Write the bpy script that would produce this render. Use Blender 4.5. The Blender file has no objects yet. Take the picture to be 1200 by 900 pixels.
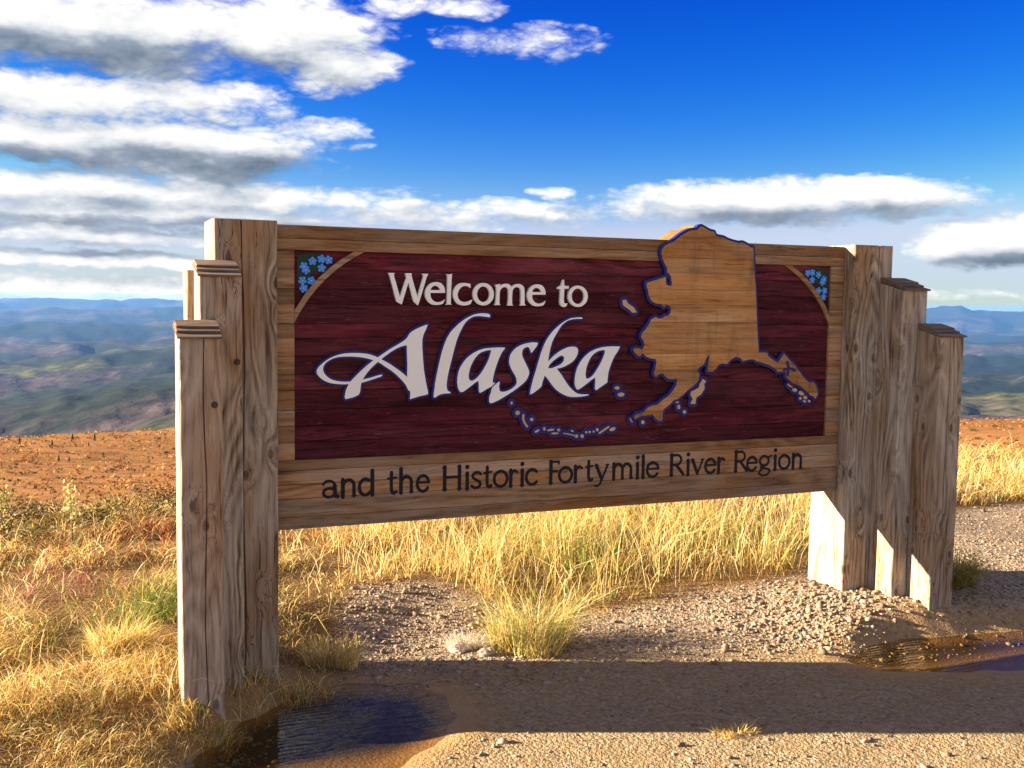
import bpy, bmesh, math, random
import numpy as np
from mathutils import Vector, Matrix
from mathutils.geometry import tessellate_polygon

random.seed(7)
rng = np.random.default_rng(11)
scene = bpy.context.scene
COL = scene.collection

# ------------------------------------------------------------------ camera
CAM = (-0.8003, -4.4754, 1.5409)
PITCH, ROLL, YAW, FPX = 0.0804, 0.0140, 0.3990, 1234.2
fwd = Vector((math.sin(YAW) * math.cos(PITCH), math.cos(YAW) * math.cos(PITCH), -math.sin(PITCH)))
rgt = Vector((math.cos(YAW), -math.sin(YAW), 0))
upv = rgt.cross(fwd)
rgt2 = math.cos(ROLL) * rgt + math.sin(ROLL) * upv
upv2 = -math.sin(ROLL) * rgt + math.cos(ROLL) * upv
cam = bpy.data.objects.new('camera', bpy.data.cameras.new('camera'))
COL.objects.link(cam)
cam.matrix_world = Matrix(((rgt2.x, upv2.x, -fwd.x, CAM[0]), (rgt2.y, upv2.y, -fwd.y, CAM[1]),
                           (rgt2.z, upv2.z, -fwd.z, CAM[2]), (0, 0, 0, 1)))
cam.data.sensor_width = 36.0
cam.data.lens = FPX / 1200 * 36.0
cam.data.clip_start = 0.05
cam.data.clip_end = 200000
scene.camera = cam

# ------------------------------------------------------------------ light
LIGHT = Vector((3.6, -1.4, -1.0)).normalized()           # direction the sunlight travels
SUN_EL = math.asin(-LIGHT.z)
SUN_AZ = math.atan2(-LIGHT.x, -LIGHT.y)                    # from +Y towards +X
sun = bpy.data.objects.new('sun', bpy.data.lights.new('sun', 'SUN'))
COL.objects.link(sun)
sun.data.energy = 5.0
sun.data.angle = math.radians(0.5)
sun.data.color = (1.0, 0.83, 0.60)
sun.rotation_euler = LIGHT.to_track_quat('-Z', 'Y').to_euler()
sun.location = (-20, 8, 12)

vs = scene.view_settings
vs.view_transform = 'Standard'
vs.look = 'None'
vs.exposure = 2.5
vs.gamma = 1.0
scene.render.engine = 'CYCLES'
scene.cycles.use_denoising = True
scene.cycles.max_bounces = 4
scene.cycles.transparent_max_bounces = 8
scene.cycles.volume_bounces = 0

# ------------------------------------------------------------------ node helpers
class NT:
    def __init__(s, tree):
        s.t = tree; s.n = tree.nodes; s.l = tree.links; s.dim = '3D'
    def add(s, typ, **kw):
        n = s.n.new(typ)
        for k, v in kw.items(): setattr(n, k, v)
        return n
    def put(s, sock, v):
        if v is None: return
        if hasattr(v, 'is_linked') or isinstance(v, bpy.types.NodeSocket): s.l.new(v, sock)
        else: sock.default_value = v
    def m(s, op, a, b=None, c=None, clamp=False):
        n = s.add('ShaderNodeMath', operation=op, use_clamp=clamp)
        for i, v in enumerate((a, b, c)): s.put(n.inputs[i], v)
        return n.outputs[0]
    def mapr(s, v, a, b, c=0.0, d=1.0, smooth=False):
        n = s.add('ShaderNodeMapRange')
        if smooth: n.interpolation_type = 'SMOOTHSTEP'
        s.put(n.inputs[0], v)
        for i, q in zip((1, 2, 3, 4), (a, b, c, d)): s.put(n.inputs[i], q)
        return n.outputs[0]
    def mix(s, f, a, b, blend='MIX'):
        n = s.add('ShaderNodeMix', data_type='RGBA', blend_type=blend)
        s.put(n.inputs[0], f)
        for i, v in ((6, a), (7, b)):
            if isinstance(v, tuple) and len(v) == 3: v = (*v, 1)
            s.put(n.inputs[i], v)
        return n.outputs[2]
    def noise(s, vec, scale, detail=4, rough=.55, dist=0.0, out=0, lac=2.0):
        n = s.add('ShaderNodeTexNoise', noise_dimensions=s.dim)
        s.put(n.inputs['Vector'], vec); s.put(n.inputs['Scale'], scale)
        n.inputs['Detail'].default_value = detail; n.inputs['Roughness'].default_value = rough
        n.inputs['Distortion'].default_value = dist; n.inputs['Lacunarity'].default_value = lac
        return n.outputs[out]
    def mapping(s, vec, scale=(1, 1, 1), loc=(0, 0, 0)):
        n = s.add('ShaderNodeMapping')
        s.put(n.inputs[0], vec); s.put(n.inputs[1], loc); n.inputs[3].default_value = scale
        return n.outputs[0]
    def vadd(s, a, b, op='ADD'):
        n = s.add('ShaderNodeVectorMath', operation=op)
        s.put(n.inputs[0], a); s.put(n.inputs[1], b)
        return n.outputs[0]
    def ramp(s, fac, stops, interp='LINEAR'):
        n = s.add('ShaderNodeValToRGB'); n.color_ramp.interpolation = interp
        e = n.color_ramp.elements
        while len(e) < len(stops): e.new(.5)
        for i, (p, c) in enumerate(stops): e[i].position = p; e[i].color = (*c, 1)
        s.put(n.inputs[0], fac)
        return n.outputs[0]

def mat(name):
    m = bpy.data.materials.new(name); m.use_nodes = True
    t = NT(m.node_tree); t.n.clear()
    out = t.add('ShaderNodeOutputMaterial')
    return m, t, out

def principled(t, out, col, rough=.8, bump=None, bstr=.5, bdist=.01, spec=.3, metallic=0.0):
    b = t.add('ShaderNodeBsdfPrincipled')
    if isinstance(col, tuple) and len(col) == 3: col = (*col, 1)
    t.put(b.inputs['Base Color'], col); t.put(b.inputs['Roughness'], rough)
    b.inputs['Specular IOR Level'].default_value = spec
    b.inputs['Metallic'].default_value = metallic
    if bump is not None:
        n = t.add('ShaderNodeBump'); n.inputs['Strength'].default_value = bstr; n.inputs['Distance'].default_value = bdist
        t.put(n.inputs['Height'], bump); t.l.new(n.outputs[0], b.inputs['Normal'])
    t.l.new(b.outputs[0], out.inputs[0])
    return b

# ------------------------------------------------------------------ sky
world = bpy.data.worlds.new('World'); scene.world = world; world.use_nodes = True
wt = NT(world.node_tree); wt.n.clear()

# thick grey bases under the banks: azimuth, elevation, half sizes, depth of shade
BASES = [(1.8, 11.7, 10.0, .95, .42), (6.7, 6.85, 8.2, .85, .48), (-1.4, 6.6, 4.0, .75, .40), (20.9, 4.45, 8.5, .50, .35), (37.6, 4.55, 9.8, .65, .30),
         (1.7, 3.5, 14.5, .45, .42), (1.6, 2.2, 10.5, .36, .40), (48.2, 2.2, 4.0, .50, .30), (14.3, 7.4, 1.3, .30, .35), (2.9, 4.6, 7.0, .40, .25)]
# cloud banks: azimuth (deg, from +Y towards +X), elevation, half sizes, weight
CLOUDS = [(1.4, 12.7, 9.5, 2.0, 1.0), (9.3, 13.4, 6.4, 1.9, 1.0), (13.4, 12.0, 3.2, 1.5, .9), (-0.6, 9.6, 7.5, 1.3, .95),
          (5.8, 9.8, 5.2, 1.2, .85), (-0.6, 7.6, 4.7, 1.3, 1.0), (5.6, 7.3, 7.7, 1.45, 1.1), (11.9, 8.5, 2.6, .8, .6),
          (14.3, 7.6, 1.4, .5, .5), (2.9, 5.1, 14.1, 1.05, .9), (10.3, 4.95, 3.0, .75, 1.0), (19.5, 4.5, 8.5, .75, .80),
          (2.0, 4.1, 13.5, 1.0, .85), (1.7, 3.0, 12.8, .6, .85), (0.8, 1.7, 11.3, .55, .85), (0.4, .5, 11.0, .5, .9), (-1.0, -.1, 14.0, .45, .9), (37.5, 5.3, 10.3, 1.15, 1.0),
          (48.3, 3.1, 4.3, 1.3, 1.2), (25.0, 5.8, 1.1, .38, .7), (22.8, 13.4, 4.2, .95, .66), (24.5, 14.0, 2.6, .35, .5), (19.9, 15.2, 2.6, .6, .6),
          (16.3, 15.1, 2.3, .7, .6), (47.0, .6, 7.0, .35, .55), (33.5, 4.9, 4.5, .7, .5)]

def cloud_group(full):
    g = bpy.data.node_groups.new('cloud_field', 'ShaderNodeTree')
    for nm in ('UV', 'Warp'): g.interface.new_socket(nm, in_out='INPUT', socket_type='NodeSocketVector')
    g.interface.new_socket('D', in_out='OUTPUT', socket_type='NodeSocketFloat')
    t = NT(g)
    gi = t.add('NodeGroupInput'); go = t.add('NodeGroupOutput')
    uv = gi.outputs[0]
    sep = t.add('ShaderNodeSeparateXYZ'); t.l.new(t.vadd(uv, gi.outputs[1]), sep.inputs[0])
    tot = None
    for (az, el, ra, re, k) in CLOUDS:
        dx = t.m('MULTIPLY_ADD', sep.outputs[0], 1 / ra, -az / ra)
        dy = t.m('MULTIPLY_ADD', sep.outputs[1], 1 / re, -el / re)
        q = t.m('MULTIPLY_ADD', dx, dx, t.m('MULTIPLY', dy, dy))
        v = t.m('MULTIPLY_ADD', q, -.5 * k, k)
        tot = v if tot is None else t.m('MAXIMUM', tot, v)
    tot = t.m('MAXIMUM', tot, 0.0)
    # broken cloud added out of view to fill the sign, thinning upwards to darken ground
    se = t.add('ShaderNodeSeparateXYZ'); t.l.new(uv, se.inputs[0])
    far = t.mapr(t.m('ABSOLUTE', t.m('SUBTRACT', se.outputs[0], 23)), 28, 45, 0, 1, True)
    high = t.mapr(se.outputs[1], 17, 26, 0, 1, True)
    rest = t.m('MULTIPLY', t.m('MAXIMUM', far, high), t.mapr(se.outputs[1], 22, 60, 1.0, .35))
    broad = t.mapr(t.noise(t.mapping(uv, (.045, .12, 1)), 1.0, 2, .5), .32, .52, 0, 1)
    tot = t.m('MAXIMUM', tot, t.m('MULTIPLY', rest, broad))
    tot = t.m('SUBTRACT', tot, t.mapr(tot, 0, .3, .26, 0))
    n1 = t.noise(t.mapping(uv, (.20, .52, 1)), 1.0, 6 if full else 3, .54)
    d = t.m('MULTIPLY_ADD', t.m('SUBTRACT', n1, .5), 1.30, tot)
    n2 = t.noise(t.mapping(uv, (.62, 1.30, 1), (7, 3, 2)), 1.0, 4 if full else 2, .55)
    bil = t.m('ABSOLUTE', t.m('MULTIPLY_ADD', n2, 2.0, -1.0))        # rounded heads, creased between
    d = t.m('MULTIPLY_ADD', bil, .58 if full else .20, t.m('SUBTRACT', d, .09 if full else .03))
    t.l.new(d, go.inputs[0])
    return g

tc = wt.add('ShaderNodeTexCoord')
sep = wt.add('ShaderNodeSeparateXYZ'); wt.l.new(tc.outputs['Generated'], sep.inputs[0])
az = wt.m('MULTIPLY', wt.m('ARCTAN2', sep.outputs[0], sep.outputs[1]), 180 / math.pi)
el = wt.m('MULTIPLY', wt.m('ARCSINE', sep.outputs[2]), 180 / math.pi)
cmb = wt.add('ShaderNodeCombineXYZ'); wt.l.new(az, cmb.inputs[0]); wt.l.new(el, cmb.inputs[1])
uv0 = cmb.outputs[0]
cg, cgl = cloud_group(True), cloud_group(False)
warp = wt.vadd(wt.noise(wt.mapping(uv0, (.30, .75, 1)), 1.0, 3, .55, out=1), (.5, .5, .5), 'SUBTRACT')
warp = wt.vadd(warp, (5.0, 1.3, 0), 'MULTIPLY')
def field(gr, uv):
    n = wt.add('ShaderNodeGroup'); n.node_tree = gr; wt.l.new(uv, n.inputs[0]); wt.l.new(warp, n.inputs[1]); return n.outputs[0]
D0 = field(cg, uv0)
DL = field(cgl, uv0)
D1 = field(cgl, wt.vadd(uv0, (-.8, 1.0, 0)))               # a step towards the sun and up
alpha = wt.mapr(D0, .24, .80, 0, 1, True)
lit = wt.m('MULTIPLY_ADD', wt.m('SUBTRACT', DL, D1), .55, .80)
lit = wt.m('MULTIPLY_ADD', wt.mapr(D1, .30, 1.45, 0, 1), -.25, lit)
wsep = wt.add('ShaderNodeSeparateXYZ'); wt.l.new(wt.vadd(uv0, wt.vadd(warp, (1.0, .75, 0), 'MULTIPLY')), wsep.inputs[0])
shade = None
for (a_, e_, ra, re, k) in BASES:
    dx = wt.m('MULTIPLY_ADD', wsep.outputs[0], 1 / ra, -a_ / ra); dy = wt.m('MULTIPLY_ADD', wsep.outputs[1], 1 / re, -e_ / re)
    v = wt.m('MULTIPLY_ADD', wt.m('MULTIPLY_ADD', dx, dx, wt.m('MULTIPLY', dy, dy)), -.6 * k, k)
    shade = v if shade is None else wt.m('MAXIMUM', shade, v)
lit = wt.m('SUBTRACT', lit, wt.m('MAXIMUM', shade, 0.0))
lit = wt.m('MULTIPLY_ADD', wt.m('SUBTRACT', D0, DL), .60, lit, clamp=True)
ccol = wt.ramp(lit, [(0.0, (.15, .20, .28)), (.28, (.30, .36, .45)), (.55, (.64, .68, .74)), (.78, (.90, .90, .90)), (1.0, (1.10, 1.08, 1.05))])
sky = wt.add('ShaderNodeTexSky'); sky.sky_type = 'NISHITA'; sky.sun_disc = False
sky.sun_elevation = SUN_EL; sky.sun_rotation = SUN_AZ
sky.altitude = 1200; sky.air_density = 1.0; sky.dust_density = .6; sky.ozone_density = 2.0
hs = wt.add('ShaderNodeHueSaturation'); hs.inputs['Saturation'].default_value = 1.12
hs.inputs['Value'].default_value = .95
gm = wt.add('ShaderNodeGamma'); gm.inputs[1].default_value = 1.25         # polarised, deep northern blue
wt.l.new(wt.vadd(sky.outputs[0], (.155, .205, .27), 'MULTIPLY'), gm.inputs[0])
wt.l.new(wt.vadd(gm.outputs[0], (4.5, 4.5, 4.5), 'MULTIPLY'), hs.inputs['Color'])
world.cycles.sampling_method = 'MANUAL'; world.cycles.sample_map_resolution = 160
SKYK = 0.05
# deepen the blue with height the way a polarising filter does; pale towards the horizon
KL = SKYK * 2 ** vs.exposure; KR = .193
sc_ = wt.add('ShaderNodeSeparateColor'); wt.l.new(hs.outputs[0], sc_.inputs[0])
cc_ = wt.add('ShaderNodeCombineColor')
for i, (ref, val, g_, top) in enumerate(((.12, .085, 2.3, .60), (.50, .37, 1.75, .72), (1.0, .88, .75, .92))):
    v = wt.m('MULTIPLY', wt.m('POWER', wt.m('MULTIPLY', sc_.outputs[i], KR / ref), g_), val)
    v = wt.m('SMOOTH_MIN', v, top, .25)
    wt.l.new(wt.m('MULTIPLY', wt.m('MAXIMUM', v, 0.0), 1 / KL), cc_.inputs[i])
CK = 1.08 / KL
cl = wt.vadd(ccol, (CK, CK, CK), 'MULTIPLY')
wcol = wt.mix(alpha, cc_.outputs[0], cl)
bg = wt.add('ShaderNodeBackground'); bg.inputs[1].default_value = SKYK
wt.l.new(wcol, bg.inputs[0])
wo = wt.add('ShaderNodeOutputWorld'); wt.l.new(bg.outputs[0], wo.inputs[0])

# ------------------------------------------------------------------ object helpers
def tag(o, label=None, cat=None, group=None, kind=None):
    if label: o['label'] = label
    if cat: o['category'] = cat
    if group: o['group'] = group
    if kind: o['kind'] = kind
    return o

def empty(name, loc=(0, 0, 0), parent=None):
    o = bpy.data.objects.new(name, None); COL.objects.link(o)
    o.location = loc; o.empty_display_size = .1
    if parent: o.parent = parent
    return o

def mobj(name, me, mats=None, parent=None):
    o = bpy.data.objects.new(name, me); COL.objects.link(o)
    if mats is not None and not me.materials:
        for m in (mats if isinstance(mats, (list, tuple)) else [mats]): me.materials.append(m)
    if parent: o.parent = parent
    return o

def npmesh(name, V, F, col=None, smooth=False):
    """V (n,3), F (m,3) or (m,4) arrays -> mesh, optional per-vertex colour"""
    me = bpy.data.meshes.new(name)
    V = np.ascontiguousarray(V, np.float32); F = np.ascontiguousarray(F, np.int32)
    k = F.shape[1]
    me.vertices.add(len(V)); me.vertices.foreach_set('co', V.ravel())
    me.loops.add(F.size); me.loops.foreach_set('vertex_index', F.ravel())
    me.polygons.add(len(F))
    me.polygons.foreach_set('loop_start', np.arange(0, F.size, k, dtype=np.int32))
    me.polygons.foreach_set('loop_total', np.full(len(F), k, np.int32))
    if smooth: me.polygons.foreach_set('use_smooth', np.ones(len(F), bool))
    me.update(calc_edges=True)
    if col is not None:
        a = me.attributes.new('col', 'FLOAT_COLOR', 'POINT')
        c = np.ones((len(V), 4), np.float32); c[:, :3] = col
        a.data.foreach_set('color', c.ravel())
    return me

def bmesh_done(bm, name, smooth=False):
    bmesh.ops.recalc_face_normals(bm, faces=bm.faces)
    me = bpy.data.meshes.new(name); bm.to_mesh(me); bm.free()
    if smooth:
        for p in me.polygons: p.use_smooth = True
    return me

def box_mesh(name, x0, x1, y0, y1, z0, z1, bevel=.002, jit=0.0, nz=1, nx=1):
    bm = bmesh.new()
    bmesh.ops.create_cube(bm, size=1)
    for v in bm.verts:
        v.co = Vector((x0 + (v.co.x + .5) * (x1 - x0), y0 + (v.co.y + .5) * (y1 - y0), z0 + (v.co.z + .5) * (z1 - z0)))
    if bevel: bmesh.ops.bevel(bm, geom=bm.edges[:], offset=bevel, segments=1, affect='EDGES', clamp_overlap=True)
    if nz > 1 or nx > 1:
        for k in range(1, nz):
            z = z0 + (z1 - z0) * k / nz
            bmesh.ops.bisect_plane(bm, geom=bm.verts[:] + bm.edges[:] + bm.faces[:], plane_co=(0, 0, z), plane_no=(0, 0, 1))
        for k in range(1, nx):
            x = x0 + (x1 - x0) * k / nx
            bmesh.ops.bisect_plane(bm, geom=bm.verts[:] + bm.edges[:] + bm.faces[:], plane_co=(x, 0, 0), plane_no=(1, 0, 0))
    if jit:
        for v in bm.verts: v.co += Vector((random.uniform(-jit, jit), random.uniform(-jit, jit), 0))
    return bmesh_done(bm, name)

# value noise for shaping terrain
_tab = rng.random((256, 256))
def vnoise(x, y):
    xi = np.floor(x).astype(int); yi = np.floor(y).astype(int)
    fx = x - xi; fy = y - yi
    fx = fx * fx * (3 - 2 * fx); fy = fy * fy * (3 - 2 * fy)
    a = _tab[xi & 255, yi & 255]; b = _tab[(xi + 1) & 255, yi & 255]
    c = _tab[xi & 255, (yi + 1) & 255]; d = _tab[(xi + 1) & 255, (yi + 1) & 255]
    return (a + (b - a) * fx) * (1 - fy) + (c + (d - c) * fx) * fy
def fbm(x, y, o=4, g=.5):
    s = 0; a = 1; t = 0
    for k in range(o):
        s = s + a * (vnoise(x * 2 ** k + 17.3 * k, y * 2 ** k + 5.1 * k) - .5); t += a; a *= g
    return s / t
def sstep(a, b, v):
    t = np.clip((v - a) / (b - a), 0, 1); return t * t * (3 - 2 * t)
def poly_sdf(px, py, poly):
    """signed distance to a closed polygon, negative inside"""
    P = np.asarray(poly, float); Q = np.roll(P, -1, 0)
    d = np.full(np.shape(px), 1e9); ins = np.zeros(np.shape(px), bool)
    for (ax, ay), (bx, by) in zip(P, Q):
        ex, ey = bx - ax, by - ay; L = ex * ex + ey * ey + 1e-12
        t = np.clip(((px - ax) * ex + (py - ay) * ey) / L, 0, 1)
        d = np.minimum(d, (px - ax - t * ex) ** 2 + (py - ay - t * ey) ** 2)
        if by != ay:
            c = ((ay > py) != (by > py)) & (px < ex * (py - ay) / (by - ay) + ax)
            ins ^= c
    d = np.sqrt(d)
    return np.where(ins, -d, d)

BIG = {'A':([[(6734,14241),(6492,14154),(6306,14078),(6137,13997),(6000,13917),(5928,13861),(5876,13803),(5786,13633),(5778,13593),(5770,13446),(5781,12979),(5805,12474),(5797,12034),(5802,11870),(5816,11758),(5837,11664),(5851,11619),(5904,11503),(5917,11460),(5934,11364),(5943,11260),(5945,11144),(5931,10911),(5991,10930),(6132,10972),(6385,11037),(6758,11111),(6765,11138),(6770,11183),(6762,11248),(6713,11444),(6646,11766),(6569,12218),(6530,12620),(6489,13198),(6484,13350),(6485,13472),(6494,13583),(6529,13741),(6581,13880),(6666,14038)],[(5956,13533),(5850,13710),(5714,13572),(5619,13499),(5446,13395),(4953,13120),(4296,12684),(4071,12520),(3944,12420),(3640,12151),(3351,11868),(3290,11802),(3209,11698),(3134,11580),(3090,11497),(3052,11409),(3021,11318),(2976,11071),(3021,10981),(3286,11040),(3440,11085),(3525,11126),(3617,11181),(3647,11257),(3667,11329),(3698,11588),(3727,11702),(3756,11777),(3846,11937),(3938,12073),(4070,12232),(4199,12367),(4379,12524),(4711,12787),(4958,12968),(5147,13086),(5331,13183),(5489,13251),(5647,13295),(5853,13322)],[(5915,11815),(5835,11867),(5654,12027),(5478,12165),(5096,12431),(4971,12509),(4784,12613),(4475,12773),(4351,12830),(4231,12877),(4109,12916),(3905,12956),(3689,12979),(3547,12986),(3194,12984),(2984,12969),(2770,12930),(2635,12893),(2509,12848),(2337,12768),(2232,12709),(2135,12645),(2046,12580),(1926,12477),(1864,12413),(1818,12352),(1772,12277),(1755,12222),(1762,12155),(1794,12079),(1860,11989),(1917,11930),(2013,11852),(2089,11804),(2181,11759),(2283,11718),(2452,11676),(2575,11659),(2819,11636),(2993,11632),(3186,11642),(3262,11750),(3086,11739),(2886,11747),(2734,11765),(2632,11783),(2492,11820),(2374,11868),(2299,11912),(2226,11966),(2138,12053),(2079,12144),(2043,12222),(2032,12270),(2032,12324),(2043,12383),(2065,12442),(2096,12496),(2138,12548),(2192,12598),(2296,12671),(2428,12739),(2585,12795),(2758,12823),(2951,12835),(3235,12834),(3378,12828),(3652,12804),(3832,12776),(3953,12750),(4137,12701),(4383,12619),(4506,12564),(4630,12488),(4816,12360),(5069,12198),(5239,12064),(5480,11841),(5600,11719),(5702,11596),(5759,11514),(5821,11380),(5865,11309),(5896,11287),(5933,11274),(6024,11255)],[(3743,11691),(3786,11695),(3844,11709),(4585,11935),(4645,11969),(4658,11988),(4661,12006),(4654,12019),(4637,12027),(4563,12018),(4406,11980),(4150,11904),(3826,11838),(3742,11816),(3717,11801),(3703,11780),(3697,11752),(3701,11724),(3716,11702)]],[]),'l':([[(9723,14612),(9704,14674),(9689,14697),(9666,14715),(9632,14728),(9542,14746),(9396,14757),(9247,14750),(9078,14723),(8954,14694),(8826,14648),(8691,14586),(8505,14484),(8398,14414),(8237,14293),(8126,14200),(7931,14016),(7848,13926),(7768,13820),(7656,13637),(7587,13492),(7521,13324),(7417,13018),(7318,12634),(7175,11980),(7106,11610),(7050,11169),(7041,11051),(7041,10964),(7086,10962),(7132,10972),(7256,11053),(7331,11085),(7412,11107),(7509,11123),(7834,11142),(7834,11188),(7752,11226),(7721,11245),(7697,11268),(7681,11295),(7662,11358),(7650,11488),(7655,11602),(7673,11780),(7703,11961),(7755,12186),(8008,13177),(8105,13507),(8163,13670),(8235,13832),(8383,14116),(8447,14222),(8542,14350),(8637,14440),(8754,14521),(8844,14568),(8892,14586),(8995,14611),(9167,14624),(9304,14615),(9679,14571)]],[]),'a':([[(10462,13186),(10135,13198),(9933,13189),(9530,13160),(9397,13135),(9330,13117),(9197,13074),(9131,13047),(8997,12984),(8864,12909),(8686,12784),(8579,12690),(8529,12638),(8434,12521),(8313,12331),(8282,12270),(8233,12150),(8196,12023),(8162,11805),(8156,11662),(8159,11594),(8188,11403),(8203,11351),(8248,11263),(8315,11178),(8389,11180),(8424,11186),(8463,11201),(8604,11291),(8983,11569),(9116,11652),(9176,11686),(9206,11487),(9209,11226),(9231,11168),(9266,11121),(9432,11196),(9562,11276),(9643,11319),(9822,11397),(10016,11577),(9947,11567),(9922,11569),(9904,11579),(9885,11623),(9881,11693),(9893,11790),(9953,12050),(9997,12201),(10057,12377),(10170,12675),(10270,12876),(10335,12988),(10365,13031),(10463,13144),(10472,13171)]],[[(9799,13085),(9580,13058),(9464,13030),(9350,12994),(9243,12943),(9195,12910),(9150,12873),(9065,12787),(8983,12682),(8903,12557),(8806,12366),(8760,12239),(8716,12062),(8703,11954),(8703,11860),(8723,11782),(8760,11703),(8848,11691),(8887,11691),(8926,11700),(9010,11745),(9101,11813),(9190,11896),(9277,11995),(9410,12176),(9545,12401),(9617,12538),(9673,12662),(9719,12783),(9759,12919)]]),'s':([[(12122,13401),(11953,13426),(11901,13428),(11793,13421),(11546,13378),(11405,13343),(11269,13298),(11092,13215),(10986,13141),(10935,13096),(10837,12990),(10762,12880),(10736,12827),(10706,12719),(10688,12573),(10693,12493),(10700,12452),(10728,12358),(10774,12251),(10863,12089),(10976,11926),(11005,11876),(11028,11830),(11060,11744),(11077,11664),(11080,11550),(11057,11479),(11007,11413),(10899,11324),(10814,11271),(10673,11207),(10581,11175),(10446,11148),(10355,11153),(10248,11173),(10212,11273),(10194,11364),(10204,11476),(10230,11626),(10130,11568),(10016,11491),(9962,11447),(9890,11377),(9851,11318),(9837,11281),(9797,11109),(9751,10985),(9727,10901),(9718,10764),(9730,10691),(9746,10670),(9768,10655),(9832,10636),(9979,10683),(10112,10734),(10343,10848),(10667,11025),(10902,11165),(11113,11303),(11367,11489),(11479,11583),(11565,11677),(11626,11773),(11681,11910),(11691,11953),(11696,12036),(11682,12120),(11648,12202),(11453,12558),(11349,12773),(11334,12823),(11324,12915),(11326,12958),(11342,13034),(11373,13097),(11417,13146),(11444,13165),(11511,13194),(11549,13202),(11585,13207),(11638,13202),(11672,13181),(11703,13138),(11723,13101),(11793,12925),(11936,13083),(12055,13234),(12093,13300)]],[]),'k':([[(14415,14554),(14354,14602),(14170,14595),(13939,14574),(13877,14565),(13758,14532),(13581,14457),(13464,14394),(13347,14320),(13230,14238),(13054,14100),(12940,13998),(12832,13886),(12682,13705),(12557,13521),(12483,13386),(12412,13234),(12285,12906),(12149,12471),(12040,12087),(11927,11747),(11877,11576),(11793,11239),(11756,11000),(11849,11021),(11968,11083),(12163,11216),(12344,11362),(12398,11601),(12499,11867),(12660,11704),(12871,11432),(12962,11329),(13059,11231),(13167,11143),(13285,11063),(13412,10991),(13549,10924),(13696,10868),(13854,10834),(13940,10826),(14194,10822),(14347,10827),(14556,10846),(14828,10894),(14797,10933),(14697,10933),(14493,10940),(14312,10962),(14251,10977),(14190,11001),(14128,11034),(14003,11123),(13832,11275),(13736,11381),(13592,11565),(13395,11853),(13122,12180),(13379,12236),(13447,12256),(13570,12303),(13687,12358),(13794,12416),(13892,12477),(13978,12547),(14053,12628),(14116,12717),(14162,12805),(14194,12894),(14209,12976),(14208,13049),(14191,13113),(14155,13160),(14101,13191),(14066,13202),(13975,13213),(13856,13213),(13791,13206),(13658,13177),(13443,13095),(13300,13026),(13228,12985),(13021,12850),(12890,12739),(12703,12556),(12663,12506),(12688,12753),(12726,12974),(12779,13199),(12838,13391),(12925,13587),(13006,13729),(13208,14049),(13291,14158),(13379,14254),(13473,14337),(13578,14404),(13697,14455),(13878,14505),(13999,14519),(14176,14527),(14386,14522)]],[[(12668,12212),(12711,12334),(12736,12372),(12772,12411),(12867,12500),(12967,12583),(13157,12718),(13278,12777),(13347,12794),(13377,12794),(13431,12775),(13473,12736),(13485,12712),(13495,12654),(13484,12585),(13471,12551),(13452,12519),(13396,12452),(13326,12392),(13284,12367),(13189,12324),(12995,12250),(12900,12220),(12813,12205)]]),'a2':([[(16451,13209),(16092,13221),(15792,13207),(15540,13182),(15417,13159),(15272,13124),(15053,13052),(14870,12966),(14753,12891),(14693,12846),(14631,12796),(14512,12684),(14404,12558),(14305,12415),(14224,12274),(14166,12143),(14126,12015),(14085,11819),(14069,11627),(14070,11510),(14082,11403),(14108,11311),(14186,11180),(14240,11172),(14269,11175),(14307,11189),(14413,11248),(14605,11373),(14959,11623),(15144,11745),(15162,11499),(15154,11305),(15156,11199),(15167,11168),(15184,11150),(15231,11126),(15403,11239),(15813,11488),(15815,11653),(15845,11899),(15873,12035),(15938,12232),(16042,12495),(16102,12626),(16175,12753),(16345,12990),(16400,13094)]],[[(15665,13032),(15529,13040),(15420,13034),(15322,13009),(15274,12991),(15178,12943),(15079,12880),(14982,12801),(14938,12754),(14860,12643),(14792,12519),(14737,12398),(14693,12277),(14660,12160),(14634,11990),(14630,11889),(14643,11798),(14671,11698),(14742,11687),(14775,11688),(14848,11712),(14933,11759),(14977,11791),(15062,11873),(15145,11980),(15312,12222),(15434,12423),(15512,12579),(15609,12804),(15643,12917)]])}
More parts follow.
